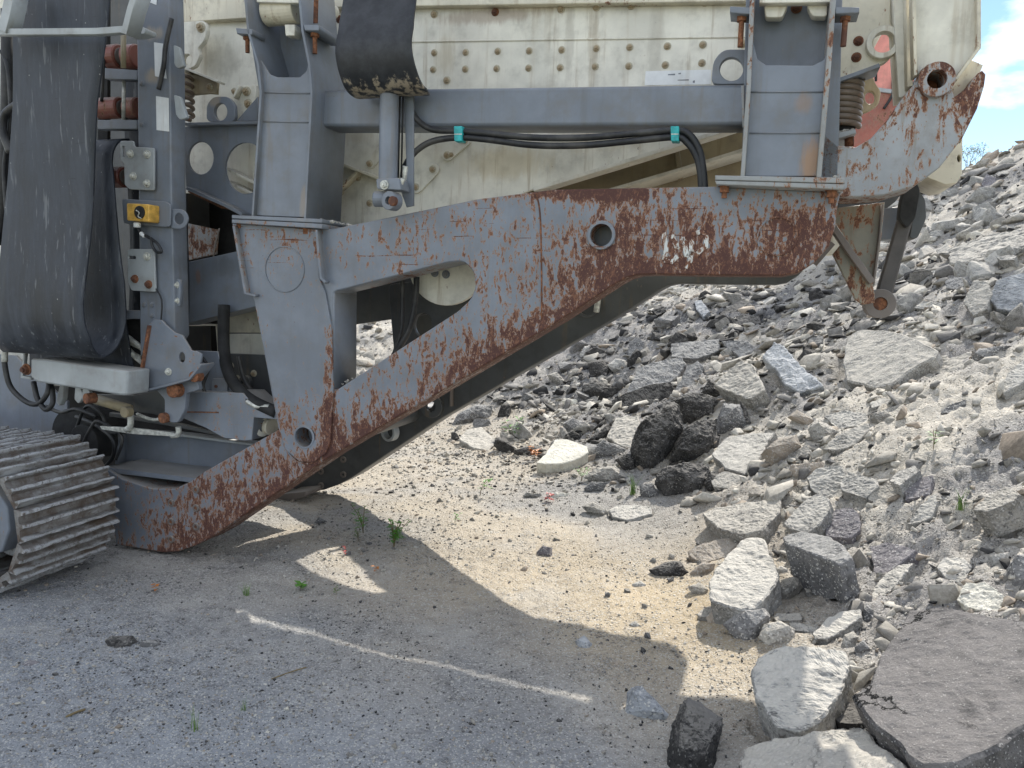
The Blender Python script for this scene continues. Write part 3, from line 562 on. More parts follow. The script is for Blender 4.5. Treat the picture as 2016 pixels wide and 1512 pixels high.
cyl('pivot_pin', LV(346, 768, -.11), (0, 1, 0), .036, .05, M['rust'], arm); cyl('pivot_pin', LV(326, 822, -.09), (0, 1, 0), .026, .05, M['rust'], arm)
cb = plate('cross_bar', rnd([(60, 706), (88, 707), (236, 728), (252, 730), (250, 778), (240, 779), (70, 752), (60, 742)], 4), -.30, .14, M['lgrey'], m, bev=.01)
tag(cb, 'pale grey cross bar under the hanging belt')
for x in (148, 163): plate('hinge_strap', rnd([(x, 758), (x+9, 760), (x+16, 782), (x+6, 795), (x-2, 786)], 3), -.22, .02, M['lgrey'], cb)
cyl('hinge_pin', LV(178, 784, -.24), (.3, 1, 0), .026, .05, M['rust'], cb); bolt(53, 727, -.28, cb, 'rust', 1.4)
plate('hanger', rnd([(118, 756), (126, 757), (124, 785), (116, 800), (110, 790)], 3), -.15, .03, M['lgrey'], cb)
plate('strap_iron', [(46, 688), (50, 688), (44, 740), (60, 742), (60, 748), (40, 744)], -.26, .02, M['lgrey'], cb)
tube('coiled_hose', [LV(10, 692, -.25), LV(9, 715, -.25), LV(20, 760, -.25), LV(50, 790, -.25), LV(75, 795, -.25), LV(92, 776, -.24), LV(97, 752, -.22)], .013, M['hose'], m, 10)
tube('coiled_hose', [LV(66, 752, -.22), LV(74, 785, -.24), LV(90, 806, -.25), LV(103, 795, -.24), LV(103, 770, -.22), LV(98, 752, -.2)], .013, M['hose'], m, 10)
tube('hose_fitting', [LV(32, 684, -.25), LV(12, 684, -.25), LV(9, 712, -.25)], .016, M['zinc'], m, 8, res=3)
tube('black_pipe', [LV(14, 20, -.2), LV(13, 200, -.2), LV(6, 380, -.18), LV(-10, 480, -.18)], .028, M['hose'], m, 12)
tube('black_pipe', [LV(34, 205, -.25), LV(10, 225, -.25), LV(6, 260, -.25), LV(20, 300, -.25)], .018, M['hose'], m, 10)
bar = strip('white_bar', [(-30, 62), (60, 62), (190, 61), (244, 57)], .026, -.56, -.53, M['lgrey'], m)
strip('white_bar', [(268, -20), (256, 15), (243, 66)], .030, -.57, -.50, M['lgrey'], m); plate('bar_clamp', rnd([(255, 44), (268, 48), (288, 56), (286, 66), (256, 70)], 4), -.46, .06, M['lgrey'], m)
strip('white_bar', [(22, -30), (10, 30), (2, 60)], .05, -.57, -.50, M['lgrey'], m)
# ---- loose cables, small lines and a chain about the folded conveyor
for i, (pts, v, r, mt_) in enumerate((
  ([(20, -20), (30, 60), (42, 120), (40, 180)], -.30, .012, 'hose'), ([(2, 100), (16, 140), (20, 240), (8, 330), (14, 430)], -.22, .010, 'hose'),
  ([(240, 655), (262, 672), (285, 690)], -.03, .014, 'zinc'), ([(244, 676), (264, 700), (282, 715)], -.03, .014, 'zinc'),
  ([(150, 845), (170, 800), (200, 815), (215, 850), (250, 850)], .05, .009, 'hose'), ([(160, 880), (180, 840), (196, 830), (240, 860), (228, 905)], .03, .008, 'hose'),
  ([(432, 450), (424, 480), (420, 505)], .15, .004, 'steel'), ([(300, 560), (318, 590), (316, 640)], -.12, .004, 'hose'),
  ([(90, 800), (120, 812), (150, 806), (190, 820)], .0, .010, 'hose'), ([(206, 60), (204, 130), (200, 200)], -.02, .008, 'hose'),
  ([(395, 700), (410, 725), (400, 760), (412, 790)], .05, .009, 'hose'), ([(470, 700), (480, 745), (505, 780), (540, 800)], .20, .012, 'hose'),
  ([(486, 790), (505, 800), (530, 800)], .02, .012, 'zinc'), ([(270, 815), (300, 826), (330, 822)], .06, .009, 'zinc'))):
    tube('cable' if mt_ == 'hose' else 'line', [LV(x, y, v) for x, y in pts], r, M[mt_], m, 8)
for q in ((283, 755), (300, 600), (284, 600), (300, 622), (280, 165), (280, 245)): bolt(q[0], q[1], -.10, cf, 'rust' if q[1] > 700 else 'grey', .7)
for q in ((468, 745), (500, 735), (455, 720)): bolt(q[0], q[1], .34, m, 'nut', .9)
ringp('cable_eye', LV(484, 752, .32), (0, 1, 0), .02, .036, .03, M['inner'], m, 20)
# ---- rubber belts
def belt(nm, prof, ua, ub, th, mat, par, ulow=None, wob=.012):
    """prof: (v,z) profile; between ua(z) and ub(z) across"""
    P = [Vector((p[0], p[1])) for p in prof]; Q = []
    for i in range(len(P)-1):
        p0, p1, p2, p3 = P[max(i-1, 0)], P[i], P[i+1], P[min(i+2, len(P)-1)]
        for k in range(6):
            t = k/6; Q.append(.5*((2*p1)+(p2-p0)*t+(2*p0-5*p1+4*p2-p3)*t*t+(3*p1-p0-3*p2+p3)*t**3))
    Q.append(P[-1]); bm = bmesh.new(); nu = 10; rows = []
    for s in (0, 1):
        row = []
        for i, q in enumerate(Q):
            t = (Q[min(i+1, len(Q)-1)]-Q[max(i-1, 0)]).normalized(); n_ = Vector((-t.y, t.x))*th*(s-.5)
            r = []
            for j in range(nu+1):
                f = j/nu; a, b = ua(i/(len(Q)-1)), ub(i/(len(Q)-1)); u = a+(b-a)*f
                w = wob*mnoise.noise(Vector((u*2.3, q.y*2.1, q.x*2)))
                r.append(bm.verts.new((u, q.x+n_.x+w, q.y+n_.y)))
            row.append(r)
        rows.append(row)
    n = len(Q)
    for s in (0, 1):
        for i in range(n-1):
            for j in range(nu): bm.faces.new((rows[s][i][j], rows[s][i][j+1], rows[s][i+1][j+1], rows[s][i+1][j]))
    for i in range(n-1):
        for j in (0, nu): bm.faces.new((rows[0][i][j], rows[1][i][j], rows[1][i+1][j], rows[0][i+1][j]))
    for i in (0, n-1):
        for j in range(nu): bm.faces.new((rows[0][i][j], rows[0][i][j+1], rows[1][i][j+1], rows[1][i][j]))
    return from_bm(nm, bm, mat, par, True)
def uinterp(pairs):
    xs, ys = zip(*pairs); return lambda s: float(np.interp(s, xs, ys))
# big hanging loop: near strand down, round the bottom, far strand up to the roller
vn_, vf_ = -.42, -.17
zb = LV(200, 705, -.35).z
zt = LV(200, -80, vn_).z; z6 = LV(172, 600, vn_).z; z3 = LV(185, 200, vn_).z
prof = [(vn_, zt), (vn_, z3), (vn_+.01, LV(178, 400, vn_).z), (vn_-.02, z6), (vn_+.0, zb+.10), (vn_+.06, zb+.02), (-.29, zb), (-.21, zb+.05), (vf_+.01, zb+.16), (vf_+.01, LV(240, 560, vf_).z), (-.16, LV(228, 430, -.16).z), (-.12, LV(218, 320, -.12).z), (-.10, LV(222, 292, -.10).z), (-.06, LV(240, 277, -.06).z), (0, LV(250, 276, 0).z)]
ur = uinterp([(0, LV(229, -80, vn_).x), (1/14, LV(192, 200, vn_).x), (2/14, LV(177, 400, vn_).x), (3/14, LV(171, 600, vn_).x), (4/14, LV(176, 660, vn_).x), (6/14, LV(204, 706, -.29).x), (8/14, LV(243, 640, vf_).x), (9/14, LV(241, 560, vf_).x), (10/14, LV(229, 430, -.16).x), (11/14, LV(220, 320, -.12).x), (1, LV(226, 290, -.10).x)])
ul = uinterp([(0, LV(32, -80, vn_).x), (1/14, LV(26, 200, vn_).x), (2/14, LV(8, 400, vn_).x), (3/14, LV(2, 600, vn_).x), (6/14, LV(10, 690, -.3).x), (1, LV(25, 300, -.1).x)])
bl = belt('conveyor_belt', prof, ul, ur, .012, M['rubber'], m); tag(bl, 'slack belt loop hanging from the folded conveyor')
# return strands behind
b_ = belt('return_belt', [(-.10, LV(210, 300, -.1).z), (-.08, LV(240, 600, -.08).z), (-.02, LV(262, 740, -.02).z)], uinterp([(0, LV(60, 300, -.1).x), (1, LV(60, 740, -.02).x)]), uinterp([(0, LV(214, 300, -.1).x), (.5, LV(243, 560, -.08).x), (1, LV(266, 735, -.02).x)]), .012, M['rubber'], m)
b_ = belt('return_belt', [(.06, LV(350, 120, .06).z), (.06, LV(355, 300, .06).z), (.07, LV(365, 500, .07).z), (.05, LV(365, 620, .05).z), (.02, LV(358, 670, .02).z)], lambda s: LV(250, 300, .06).x, uinterp([(0, LV(350, 120, .06).x), (.35, LV(362, 300, .06).x), (.7, LV(373, 500, .07).x), (1, LV(364, 668, .02).x)]), .012, M['rubber'], m)
# middle belt flap
v0 = -.10
prof = [(v0-.02, LV(750, -90, v0).z), (v0-.04, LV(750, 0, v0).z), (v0-.10, LV(745, 70, v0).z), (v0-.115, LV(745, 110, v0).z), (v0-.09, LV(745, 150, v0).z), (v0-.03, LV(745, 176, v0).z), (v0+.06, LV(745, 184, v0).z+.005), (v0+.14, LV(745, 172, v0).z)]
ul = uinterp([(0, LV(692, -90, v0).x), (.15, LV(686, 0, v0).x), (.3, LV(668, 70, v0-.1).x), (.45, LV(665, 110, v0-.1).x), (.6, LV(669, 150, v0-.09).x), (1, LV(688, 178, v0).x)])
ur = uinterp([(0, LV(832, -90, v0).x), (.15, LV(828, 0, v0).x), (.3, LV(814, 70, v0-.1).x), (.45, LV(812, 110, v0-.1).x), (.6, LV(818, 150, v0-.09).x), (.8, LV(838, 178, v0).x), (1, LV(846, 176, v0+.14).x)])
bl2 = belt('belt_flap', prof, ul, ur, .012, M['rubber2'], m, wob=.006); tag(bl2, 'black rubber flap with a muddy hem')
# ---- right end: curved arm, plates, spring, hinge
ARM = [(1616, 300), (1622, 262), (1650, 286), (1685, 290), (1715, 272), (1745, 238), (1778, 190), (1806, 158), (1812, 140), (1828, 128), (1850, 127), (1868, 138), (1876, 156), (1874, 176), (1880, 190), (1905, 172), (1925, 144), (1934, 138), (1941, 146), (1938, 170), (1924, 214), (1895, 272), (1850, 330), (1800, 366), (1740, 384), (1680, 388), (1616, 386)]
av = .10
ra = plate('curved_arm', ARM, av, .22, M['arm'], m, holes=[circ((1843, 157), 17)], bev=.005)
tag(ra, 'curved grey arm with rust patches')
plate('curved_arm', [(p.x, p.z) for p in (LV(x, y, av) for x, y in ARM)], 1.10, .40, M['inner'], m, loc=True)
ringp('bearing_ring', LV(1843, 158, av-.012), (0, 1, 0), 18*psz(0, 1800), 33*psz(0, 1800), .035, M['arm'], ra, 32)
cyl('bearing_core', LV(1843, 157, av)+Vector((0, .14, 0)), (0, 1, 0), 19*psz(0, 1800), .04, M['rust'], ra)
cp = plate('cream_side_plate', [(1796, -80), (1929, -80), (1928, 94), (1880, 158), (1873, 150), (1862, 130), (1846, 124), (1826, 128), (1812, 140), (1808, 150), (1800, 100)], av+.03, .05, M['cream'], m)
tag(cp, 'tall cream side plate with a rusty rim')
strip('rusty_rim', [(1928, -80), (1928, 94), (1882, 156)], .012, av-.01, av+.09, M['creamr'], cp); strip('rusty_rim', [(1798, -80), (1803, 148)], .012, av-.01, av+.06, M['creamr'], cp)
plate('wedge_plate', [(1862, 176), (1880, 150), (1914, 118), (1936, 128), (1926, 150), (1904, 180), (1884, 196)], av+.12, .03, M['creamr'], m)
strip('edge_channel', [(1768, -60), (1774, 60), (1782, 190)], .045, .26, .40, M['cream'], m); strip('edge_channel', [(1788, -60), (1792, 170)], .02, .20, .30, M['creamr'], m)
rb = plate('ring_bracket', rnd([(1640, -80), (1752, -80), (1754, 0), (1752, 44), (1768, 66), (1770, 96), (1742, 124), (1700, 138), (1641, 162), (1641, 30)], 5), .30, .03, M['creamr'], m, holes=[circ((1738, 84), 19, 22)])
ringp('eye_ring', LV(1738, 86, .295), (0, 1, 0), 20*psz(.3, 1738), 30*psz(.3, 1738), .05, M['cream'], rb)
strip('bracket_lip', [(1636, 163), (1700, 140), (1732, 128)], .016, .26, .40, M['greyr'], rb)
for q in ((1690, 81), (1643, 113), (1686, 113)): bolt(q[0], q[1], .30, rb, 'rust', .95)
spring('coil_spring', 1662, 158, 250, .068, .012, 8, .36, M['springrust'], m); cyl('spring_core', (LV(1662, 160, .36)+LV(1662, 250, .36))/2, (0, 0, 1), .05, .26, M['dark'], m)
st = plate('spring_seat', [(1618, 268), (1684, 254), (1686, 262), (1620, 282)], .24, .24, M['lgrey'], m); tube('seat_bolt', [LV(1672, 262, .3), LV(1672, 288, .3)], .018, M['rust'], st, 8)
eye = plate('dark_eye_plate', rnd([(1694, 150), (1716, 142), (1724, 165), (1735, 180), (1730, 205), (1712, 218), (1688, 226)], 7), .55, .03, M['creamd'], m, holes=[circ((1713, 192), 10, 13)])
bx = plate('slotted_box_beam', [(1815, 345), (1826, 318), (1896, 246), (1894, 342), (1884, 360), (1862, 364)], .55, .35, M['creamr'], m, holes=[circ((1889, 275), 3.5, 7), circ((1888, 312), 3.5, 7)])
tag(bx, 'cream box beam end with slots')
vt = plate('rusty_web_plate', [(1625, 412), (1742, 398), (1736, 460), (1722, 562), (1718, 566), (1640, 462), (1625, 440)], .42, .02, M['web'], m)
tag(vt, 'tapered web plate rusted at the bottom')
strip('flange', [(1738, 402), (1732, 470), (1720, 560)], .008, .38, .44, M['steel'], vt)
strip('diagonal_bar', [(1640, 444), (1672, 492), (1718, 556)], .024, .28, .36, M['steel'], m)
plate('lower_wedge', [(1640, 500), (1660, 476), (1718, 556), (1722, 580), (1722, 596), (1700, 600), (1684, 590), (1676, 572)], .34, .05, M['web'], m)
strip('small_link', [(1604, 520), (1640, 478)], .022, .30, .34, M['steel'], m)
lk = plate('hinge_bar', rnd([(1781, 392), (1808, 398), (1790, 460), (1754, 594), (1722, 588), (1748, 500), (1766, 440)], 5), .50, .055, M['darksteel'], m, bev=.008)
ringp('bar_eye', LV(1730, 598, .50), (0, 1, 0), .028, .062, .10, M['steel'], lk); cyl('eye_pin', LV(1730, 598, .5), (0, 1, 0), .03, .08, M['rust'], lk)
plate('bar_bracket', rnd([(1782, 368), (1806, 360), (1812, 376), (1802, 430), (1786, 450), (1770, 430), (1774, 396)], 7), .46, .08, M['dark'], lk)
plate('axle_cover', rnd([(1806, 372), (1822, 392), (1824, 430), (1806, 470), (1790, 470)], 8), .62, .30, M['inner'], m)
plate('web_box', [(1736, 410), (1780, 408), (1772, 470), (1734, 472)], .75, .10, M['grey'], m)
# ---- things seen through the window
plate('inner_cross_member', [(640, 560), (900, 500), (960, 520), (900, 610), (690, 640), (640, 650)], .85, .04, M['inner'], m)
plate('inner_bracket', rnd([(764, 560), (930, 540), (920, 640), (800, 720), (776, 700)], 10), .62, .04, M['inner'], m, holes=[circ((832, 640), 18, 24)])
dk = cyl('flywheel_disc', LV(880, 520, .34), (0, 1, 0), .20, .03, M['creamd'], m, 48); bolt(856, 537, .32, dk, 'grey'); bolt(878, 540, .32, dk, 'grey')
dk.data.materials[0] = M['cream']
tube('hydraulic_hose', [LV(792, 540, .30), LV(792, 600, .30), LV(790, 650, .30), LV(775, 700, .30)], .012, M['hose'], m, 8)
tube('hydraulic_hose', [LV(820, 545, .28), LV(818, 590, .28), LV(805, 650, .28), LV(775, 700, .28)], .015, M['hose'], m, 8)
# pins on the far frame
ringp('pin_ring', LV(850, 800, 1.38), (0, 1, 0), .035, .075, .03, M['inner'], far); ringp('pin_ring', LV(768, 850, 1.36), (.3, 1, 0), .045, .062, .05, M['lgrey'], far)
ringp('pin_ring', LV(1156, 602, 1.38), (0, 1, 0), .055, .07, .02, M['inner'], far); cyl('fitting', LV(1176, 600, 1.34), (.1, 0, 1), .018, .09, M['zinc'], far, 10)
strip('stiffener', [(887, 700), (887, 800)], .012, 1.36, 1.40, M['steel'], far)
for (a, b, z) in ((.72, 0, .62), (2.85, 0, 1.66)): cyl('cross_axle', (a, .80, z), (0, 1, 0), .055, 1.2, M['inner'], m)
# ---- crawler track
vt0, vt1 = -.72, -.20
RR = .292; zc = .325; uc = -.10-RR-.042; pitch = .152
trk = plate('track_frame', [(uc-2.4, zc-.17), (uc+.02, zc-.17), (uc+.12, zc-.13), (uc+.17, zc-.02), (uc+.16, zc+.08), (uc+.08, zc+.17), (uc-2.4, zc+.17)], vt0+.06, .40, M['greyr'], m, loc=True, bev=.008, holes=[rnd([(uc-.02, zc-.12), (uc+.09, zc-.08), (uc+.10, zc+.05), (uc+.03, zc+.11), (uc-.06, zc+.08), (uc-.06, zc-.10)], .04)])
tag(trk, 'near crawler track')
for i in range(7): cyl('track_roller', (uc-.2-.30*i, vt0+.16, zc-.20), (0, 1, 0), .075, .28, M['track'], trk, 20)
cyl('idler_wheel', (uc, vt0+.26, zc), (0, 1, 0), .215, .10, M['track'], trk, 36)
box('slot_block', uc-.02, uc+.05, vt0+.10, vt0+.2, zc-.09, zc+.02, M['steel'], trk)
bm = bmesh.new()
PW = pitch
pp = [(-PW/2, -.012), (-PW/2+.002, .010), (-PW/2+.010, .040), (-PW/2+.020, .042), (-PW/2+.030, .014), (-.014, .010), (-.007, .036), (.006, .036), (.014, .010), (PW/2-.032, .010), (PW/2-.022, .034), (PW/2-.012, .034), (PW/2-.004, .004), (PW/2-.002, -.012)]
seg = 14; rows = []
for j in range(seg+1):
    y = vt0+(vt1-vt0)*j/seg
    rows.append([bm.verts.new((x+random.uniform(-.002, .002), y+(random.uniform(-.004, .004) if j in (0, seg) else 0), z+(random.uniform(-.004, .003) if z > .02 else 0))) for x, z in pp])
for j in range(seg):
    for k in range(len(pp)): bm.faces.new((rows[j][k], rows[j][(k+1) % len(pp)], rows[j+1][(k+1) % len(pp)], rows[j+1][k]))
bm.faces.new(rows[0]); bm.faces.new(rows[-1])
for yy in (-.36, -.25):                          # chain link lugs
    g = bmesh.ops.create_cube(bm, size=1); bmesh.ops.transform(bm, verts=g['verts'], matrix=Matrix.Translation((0, yy, -.05))@Matrix.Diagonal((PW*1.05, .035, .075, 1)))
bmesh.ops.recalc_face_normals(bm, faces=bm.faces[:])
pad_me = bpy.data.meshes.new('track_pad'); bm.to_mesh(pad_me); bm.free(); pad_me.materials.append(M['track'])
arc = math.pi*RR; run = 2.2; tot = run*2+arc; npad = int(tot/pitch)
for i in range(npad):
    s = (i+.35)*pitch
    if s < run: u, z, a = uc-run+s, zc+RR, 0
    elif s < run+arc: t = (s-run)/RR; u, z, a = uc+RR*math.sin(t), zc+RR*math.cos(t), t
    else: u, z, a = uc-(s-run-arc), zc-RR, math.pi
    o = link('track_pad', pad_me, None, trk); o.location = (u, 0, z); o.rotation_euler = (0, a, 0)
# far track, mostly hidden
tb = plate('far_track', [(uc-2.4, .0), (uc, .0), (uc+.22, .12), (uc+.30, .31), (uc+.22, .52), (uc, .62), (uc-2.4, .62)], 1.66, .45, M['track'], m, loc=True, bev=.01)
plate('far_track_pad', [(500, 995), (560, 972), (602, 968), (600, 978), (520, 1002)], 1.2, .3, M['steel'], m)
# ================================================================== GROUND AND RUBBLE SLOPE
def h2(ix, iy, s):
    h = (ix.astype(np.int64)*374761393+iy.astype(np.int64)*668265263+s*1442695041) & 0x7fffffff
    h = ((h ^ (h >> 13))*1274126177) & 0x7fffffff
    return ((h ^ (h >> 16)) & 0xffff)/65535.
def vn(x, y, s=0):
    ix, iy = np.floor(x), np.floor(y); fx, fy = x-ix, y-iy; fx = fx*fx*(3-2*fx); fy = fy*fy*(3-2*fy)
    a, b, c, d = h2(ix, iy, s), h2(ix+1, iy, s), h2(ix, iy+1, s), h2(ix+1, iy+1, s)
    return (a+(b-a)*fx)*(1-fy)+(c+(d-c)*fx)*fy
def fbm(x, y, oct=4, s=0, g=.5):
    t = 0; a = 1; n = 0
    for i in range(oct):
        t = t+a*vn(x*2**i+i*17.3, y*2**i-i*9.1, s+i); n += a; a *= g
    return t/n
def sstep(x, a, b): t = np.clip((x-a)/(b-a), 0, 1); return t*t*(3-2*t)
def gp(px, py, z=0):
    r = ray(px, py); return CAMP+r*(z-CAMH)/r[2]
def dp(px, py, Yd):
    r = ray(px, py); return CAMP+r*Yd/r[1]
CP = [gp(*p) for p in [(0, 1500), (500, 1500), (1000, 1500), (1440, 1500), (0, 1200), (400, 1200), (800, 1200), (1200, 1200), (1430, 1290), (1350, 1100), (1200, 1020), (1000, 960), (850, 860), (600, 1000), (300, 1000), (900, 1050), (1400, 1400), (700, 800), (200, 850)]]
CP += [dp(*p) for p in [(2016, 1500, 1.75), (2016, 1200, 2.55), (1720, 1240, 2.75), (1600, 1380, 2.5), (2016, 1000, 3.3), (1700, 1000, 4.0), (1500, 1050, 4.1), (1750, 720, 5.9), (2016, 700, 4.9), (1500, 760, 6.6), (1300, 860, 6.2), (1300, 700, 8.5), (1100, 780, 8.4), (1400, 600, 10.), (1650, 560, 9.2), (2016, 450, 7.6), (1850, 450, 9.6), (2030, 296, 10.8), (1925, 330, 12), (1830, 362, 13), (1600, 450, 13.5), (1300, 545, 15), (950, 590, 15), (720, 615, 15), (700, 720, 10)]]
CP += [np.array(p, float) for p in [(-4, 1.5, 0), (-5, 4, 0), (-5, 8, 0), (0, .5, 0), (-1, -1, 0), (1.2, .8, .02), (2.2, .6, .35), (6, 2, 1.7), (9, 6, 3.2), (8, 1, 2.3), (-6, 16, .5), (4, 0, .8)]]
CP = np.array(CP); CP[CP[:, 2] < 0, 2] = 0
def tpsk(r2): return np.where(r2 > 1e-12, r2*np.log(r2+1e-12), 0)
n_ = len(CP); K = tpsk(((CP[:, None, :2]-CP[None, :, :2])**2).sum(-1))+np.eye(n_)*.02
Pm = np.c_[np.ones(n_), CP[:, :2]]; A_ = np.zeros((n_+3, n_+3)); A_[:n_, :n_] = K; A_[:n_, n_:] = Pm; A_[n_:, :n_] = Pm.T
WT = np.linalg.solve(A_, np.r_[CP[:, 2], 0, 0, 0])
def tps(x, y):
    out = WT[n_]+WT[n_+1]*x+WT[n_+2]*y
    for i in range(n_): out = out+WT[i]*tpsk((x-CP[i, 0])**2+(y-CP[i, 1])**2)
    return out
def crest(x, y):                                 # falls away beyond the crest of the heap
    return np.interp(x/np.maximum(y, 1.), [-.3, .2, .39, .54, .67], [15., 15.6, 14.6, 13.6, 11.2])+1.2*(vn(x*.5, y*0, 5)-.5)
def Hc(x, y):
    x = np.asarray(x, float); y = np.asarray(y, float)
    xc = np.clip(x, -7, 9); yc = np.clip(y, -1, 16)
    t = np.clip(tps(xc, yc), -.02, 3.9)
    cr = crest(x, y); t = t*(1-sstep(y, cr+.2, cr+4.5)*.93)
    return t*(1-sstep(np.hypot(x, y-4), 14, 22)*.97)
def pile(x, y): return sstep(Hc(x, y), .05, .30)
MOUND = [(gp(600, 1085), .22, .045), (gp(540, 1120), .16, .03), (gp(770, 1090), .25, .03), (gp(420, 1050), .3, .03)]
def Hd(x, y):
    h = Hc(x, y); p = sstep(h, .04, .3)
    h = h+(fbm(x*.9, y*.9, 3, 3)-.5)*(.03+.30*p)
    h = h+(fbm(x*4, y*4, 4, 11, .55)-.5)*(.022+.10*p)
    for q, r, a in MOUND: h = h+a*np.exp(-((x-q[0])**2+(y-q[1])**2)/(r*r*.6))
    return h
def Hf(x, y):
    h = Hd(x, y); p = sstep(Hc(x, y), .04, .3); d = np.hypot(x, y)
    f = fbm(x*22, y*22, 5, 21, .65); r = 1-np.abs(2*fbm(x*11, y*11, 3, 31, .55)-1)
    lump = np.clip(vn(x*34, y*34, 8)-.72, 0, 1)*.05+np.clip(vn(x*70, y*70, 9)-.72, 0, 1)*.03
    return h+(f-.5)*(.014+.035*p)+(r-.7)*.05*p+lump*(.35+.9*p)
def hit(px, py, off=0.):
    r = ray(px, py); t = np.linspace(1.0, 24, 900); P = CAMP[None]+r[None]*t[:, None]
    b = P[:, 2] < Hd(P[:, 0], P[:, 1])+off; i = int(np.argmax(b)) if b.any() else len(t)-1
    return P[i]
# polar sheet round the camera, finer near it
na, nr = 640, 620
ang = np.linspace(-1.25, 1.25, na); ang = ang*(.75+.25*(np.abs(ang)/1.25)**1.5)
rad = np.exp(np.linspace(math.log(.9), math.log(26), nr))
AA, RRr = np.meshgrid(ang, rad); GX, GY = RRr*np.sin(AA), RRr*np.cos(AA); GZ = Hf(GX, GY)
GZ[-1] = -.3; GZ[:, 0] -= .1; GZ[:, -1] -= .1
vert = np.c_[GX.ravel(), GY.ravel(), GZ.ravel()]
i0 = (np.arange(nr-1)[:, None]*na+np.arange(na-1)[None]).ravel()
quads = np.c_[i0, i0+1, i0+na+1, i0+na]
def mesh_np(name, V, Fq):
    me = bpy.data.meshes.new(name); k = Fq.shape[1]
    me.vertices.add(len(V)); me.vertices.foreach_set('co', V.astype(np.float32).ravel())
    me.loops.add(Fq.size); me.loops.foreach_set('vertex_index', Fq.astype(np.int32).ravel())
    me.polygons.add(len(Fq)); me.polygons.foreach_set('loop_start', np.arange(0, Fq.size, k, dtype=np.int32)); me.polygons.foreach_set('loop_total', np.full(len(Fq), k, dtype=np.int32))
    me.update(calc_edges=True); return me
gm = mesh_np('ground', vert, quads)
gm.polygons.foreach_set('use_smooth', np.ones(len(quads), bool))
def zone(x, y):                                  # soil colours: sand, grey dust, spilt asphalt crumbs; slope paled in place of sunlight
    p = sstep(Hc(x, y), .04, .3)[..., None]
    sand = np.array([.43, .375, .295]); grey = np.array([.30, .312, .325]); yel = np.array([.46, .37, .245]); pg = np.array([.54, .495, .42]); drk = np.array([.07, .07, .075])
    n1 = fbm(x*1.3, y*1.3, 4, 41)[..., None]; n2 = fbm(x*3.1, y*3.1, 5, 51, .6)[..., None]
    q = gp(1340, 1180); ye = np.exp(-((x-q[0])**2+(y-q[1])**2)/.9)[..., None]
    g = sstep(.55-x*.28-(y-2.6)*.45, 0, 1)[..., None]
    c = sand*(1-g)+grey*g; c = c+(yel-c)*ye*.8
    c = c+(grey*.8-c)*sstep(n1, .5, .72)*.6*(1-ye)
    ps = pg+(np.array([.29, .275, .26])-pg)*sstep(n1, .42, .62); c = c+(ps-c)*p
    for (a, b, rr, st) in ((1150, 760, 1.1, 1.), (1480, 620, 1.5, 1.), (1330, 850, .8, .9), (1750, 560, 1.2, .8), (1250, 640, 1., .8), (1900, 400, 1.2, .5)):
        w = dp(a, b, 0) if False else hitz[(a, b)]
        c = c+(drk*1.3-c)*(np.exp(-((x-w[0])**2+(y-w[1])**2)/(rr*rr))[..., None]*st*sstep(n2, .35, .6))
    return np.clip(c*(.86+.28*n2), .02, .8)
hitz = {k: hit(*k) for k in ((1150, 760), (1480, 620), (1330, 850), (1750, 560), (1250, 640), (1900, 400))}
col = zone(vert[:, 0], vert[:, 1])
ca = gm.color_attributes.new('Col', 'FLOAT_COLOR', 'POINT'); ca.data.foreach_set('color', np.c_[col, np.ones(len(col))].astype(np.float32).ravel())
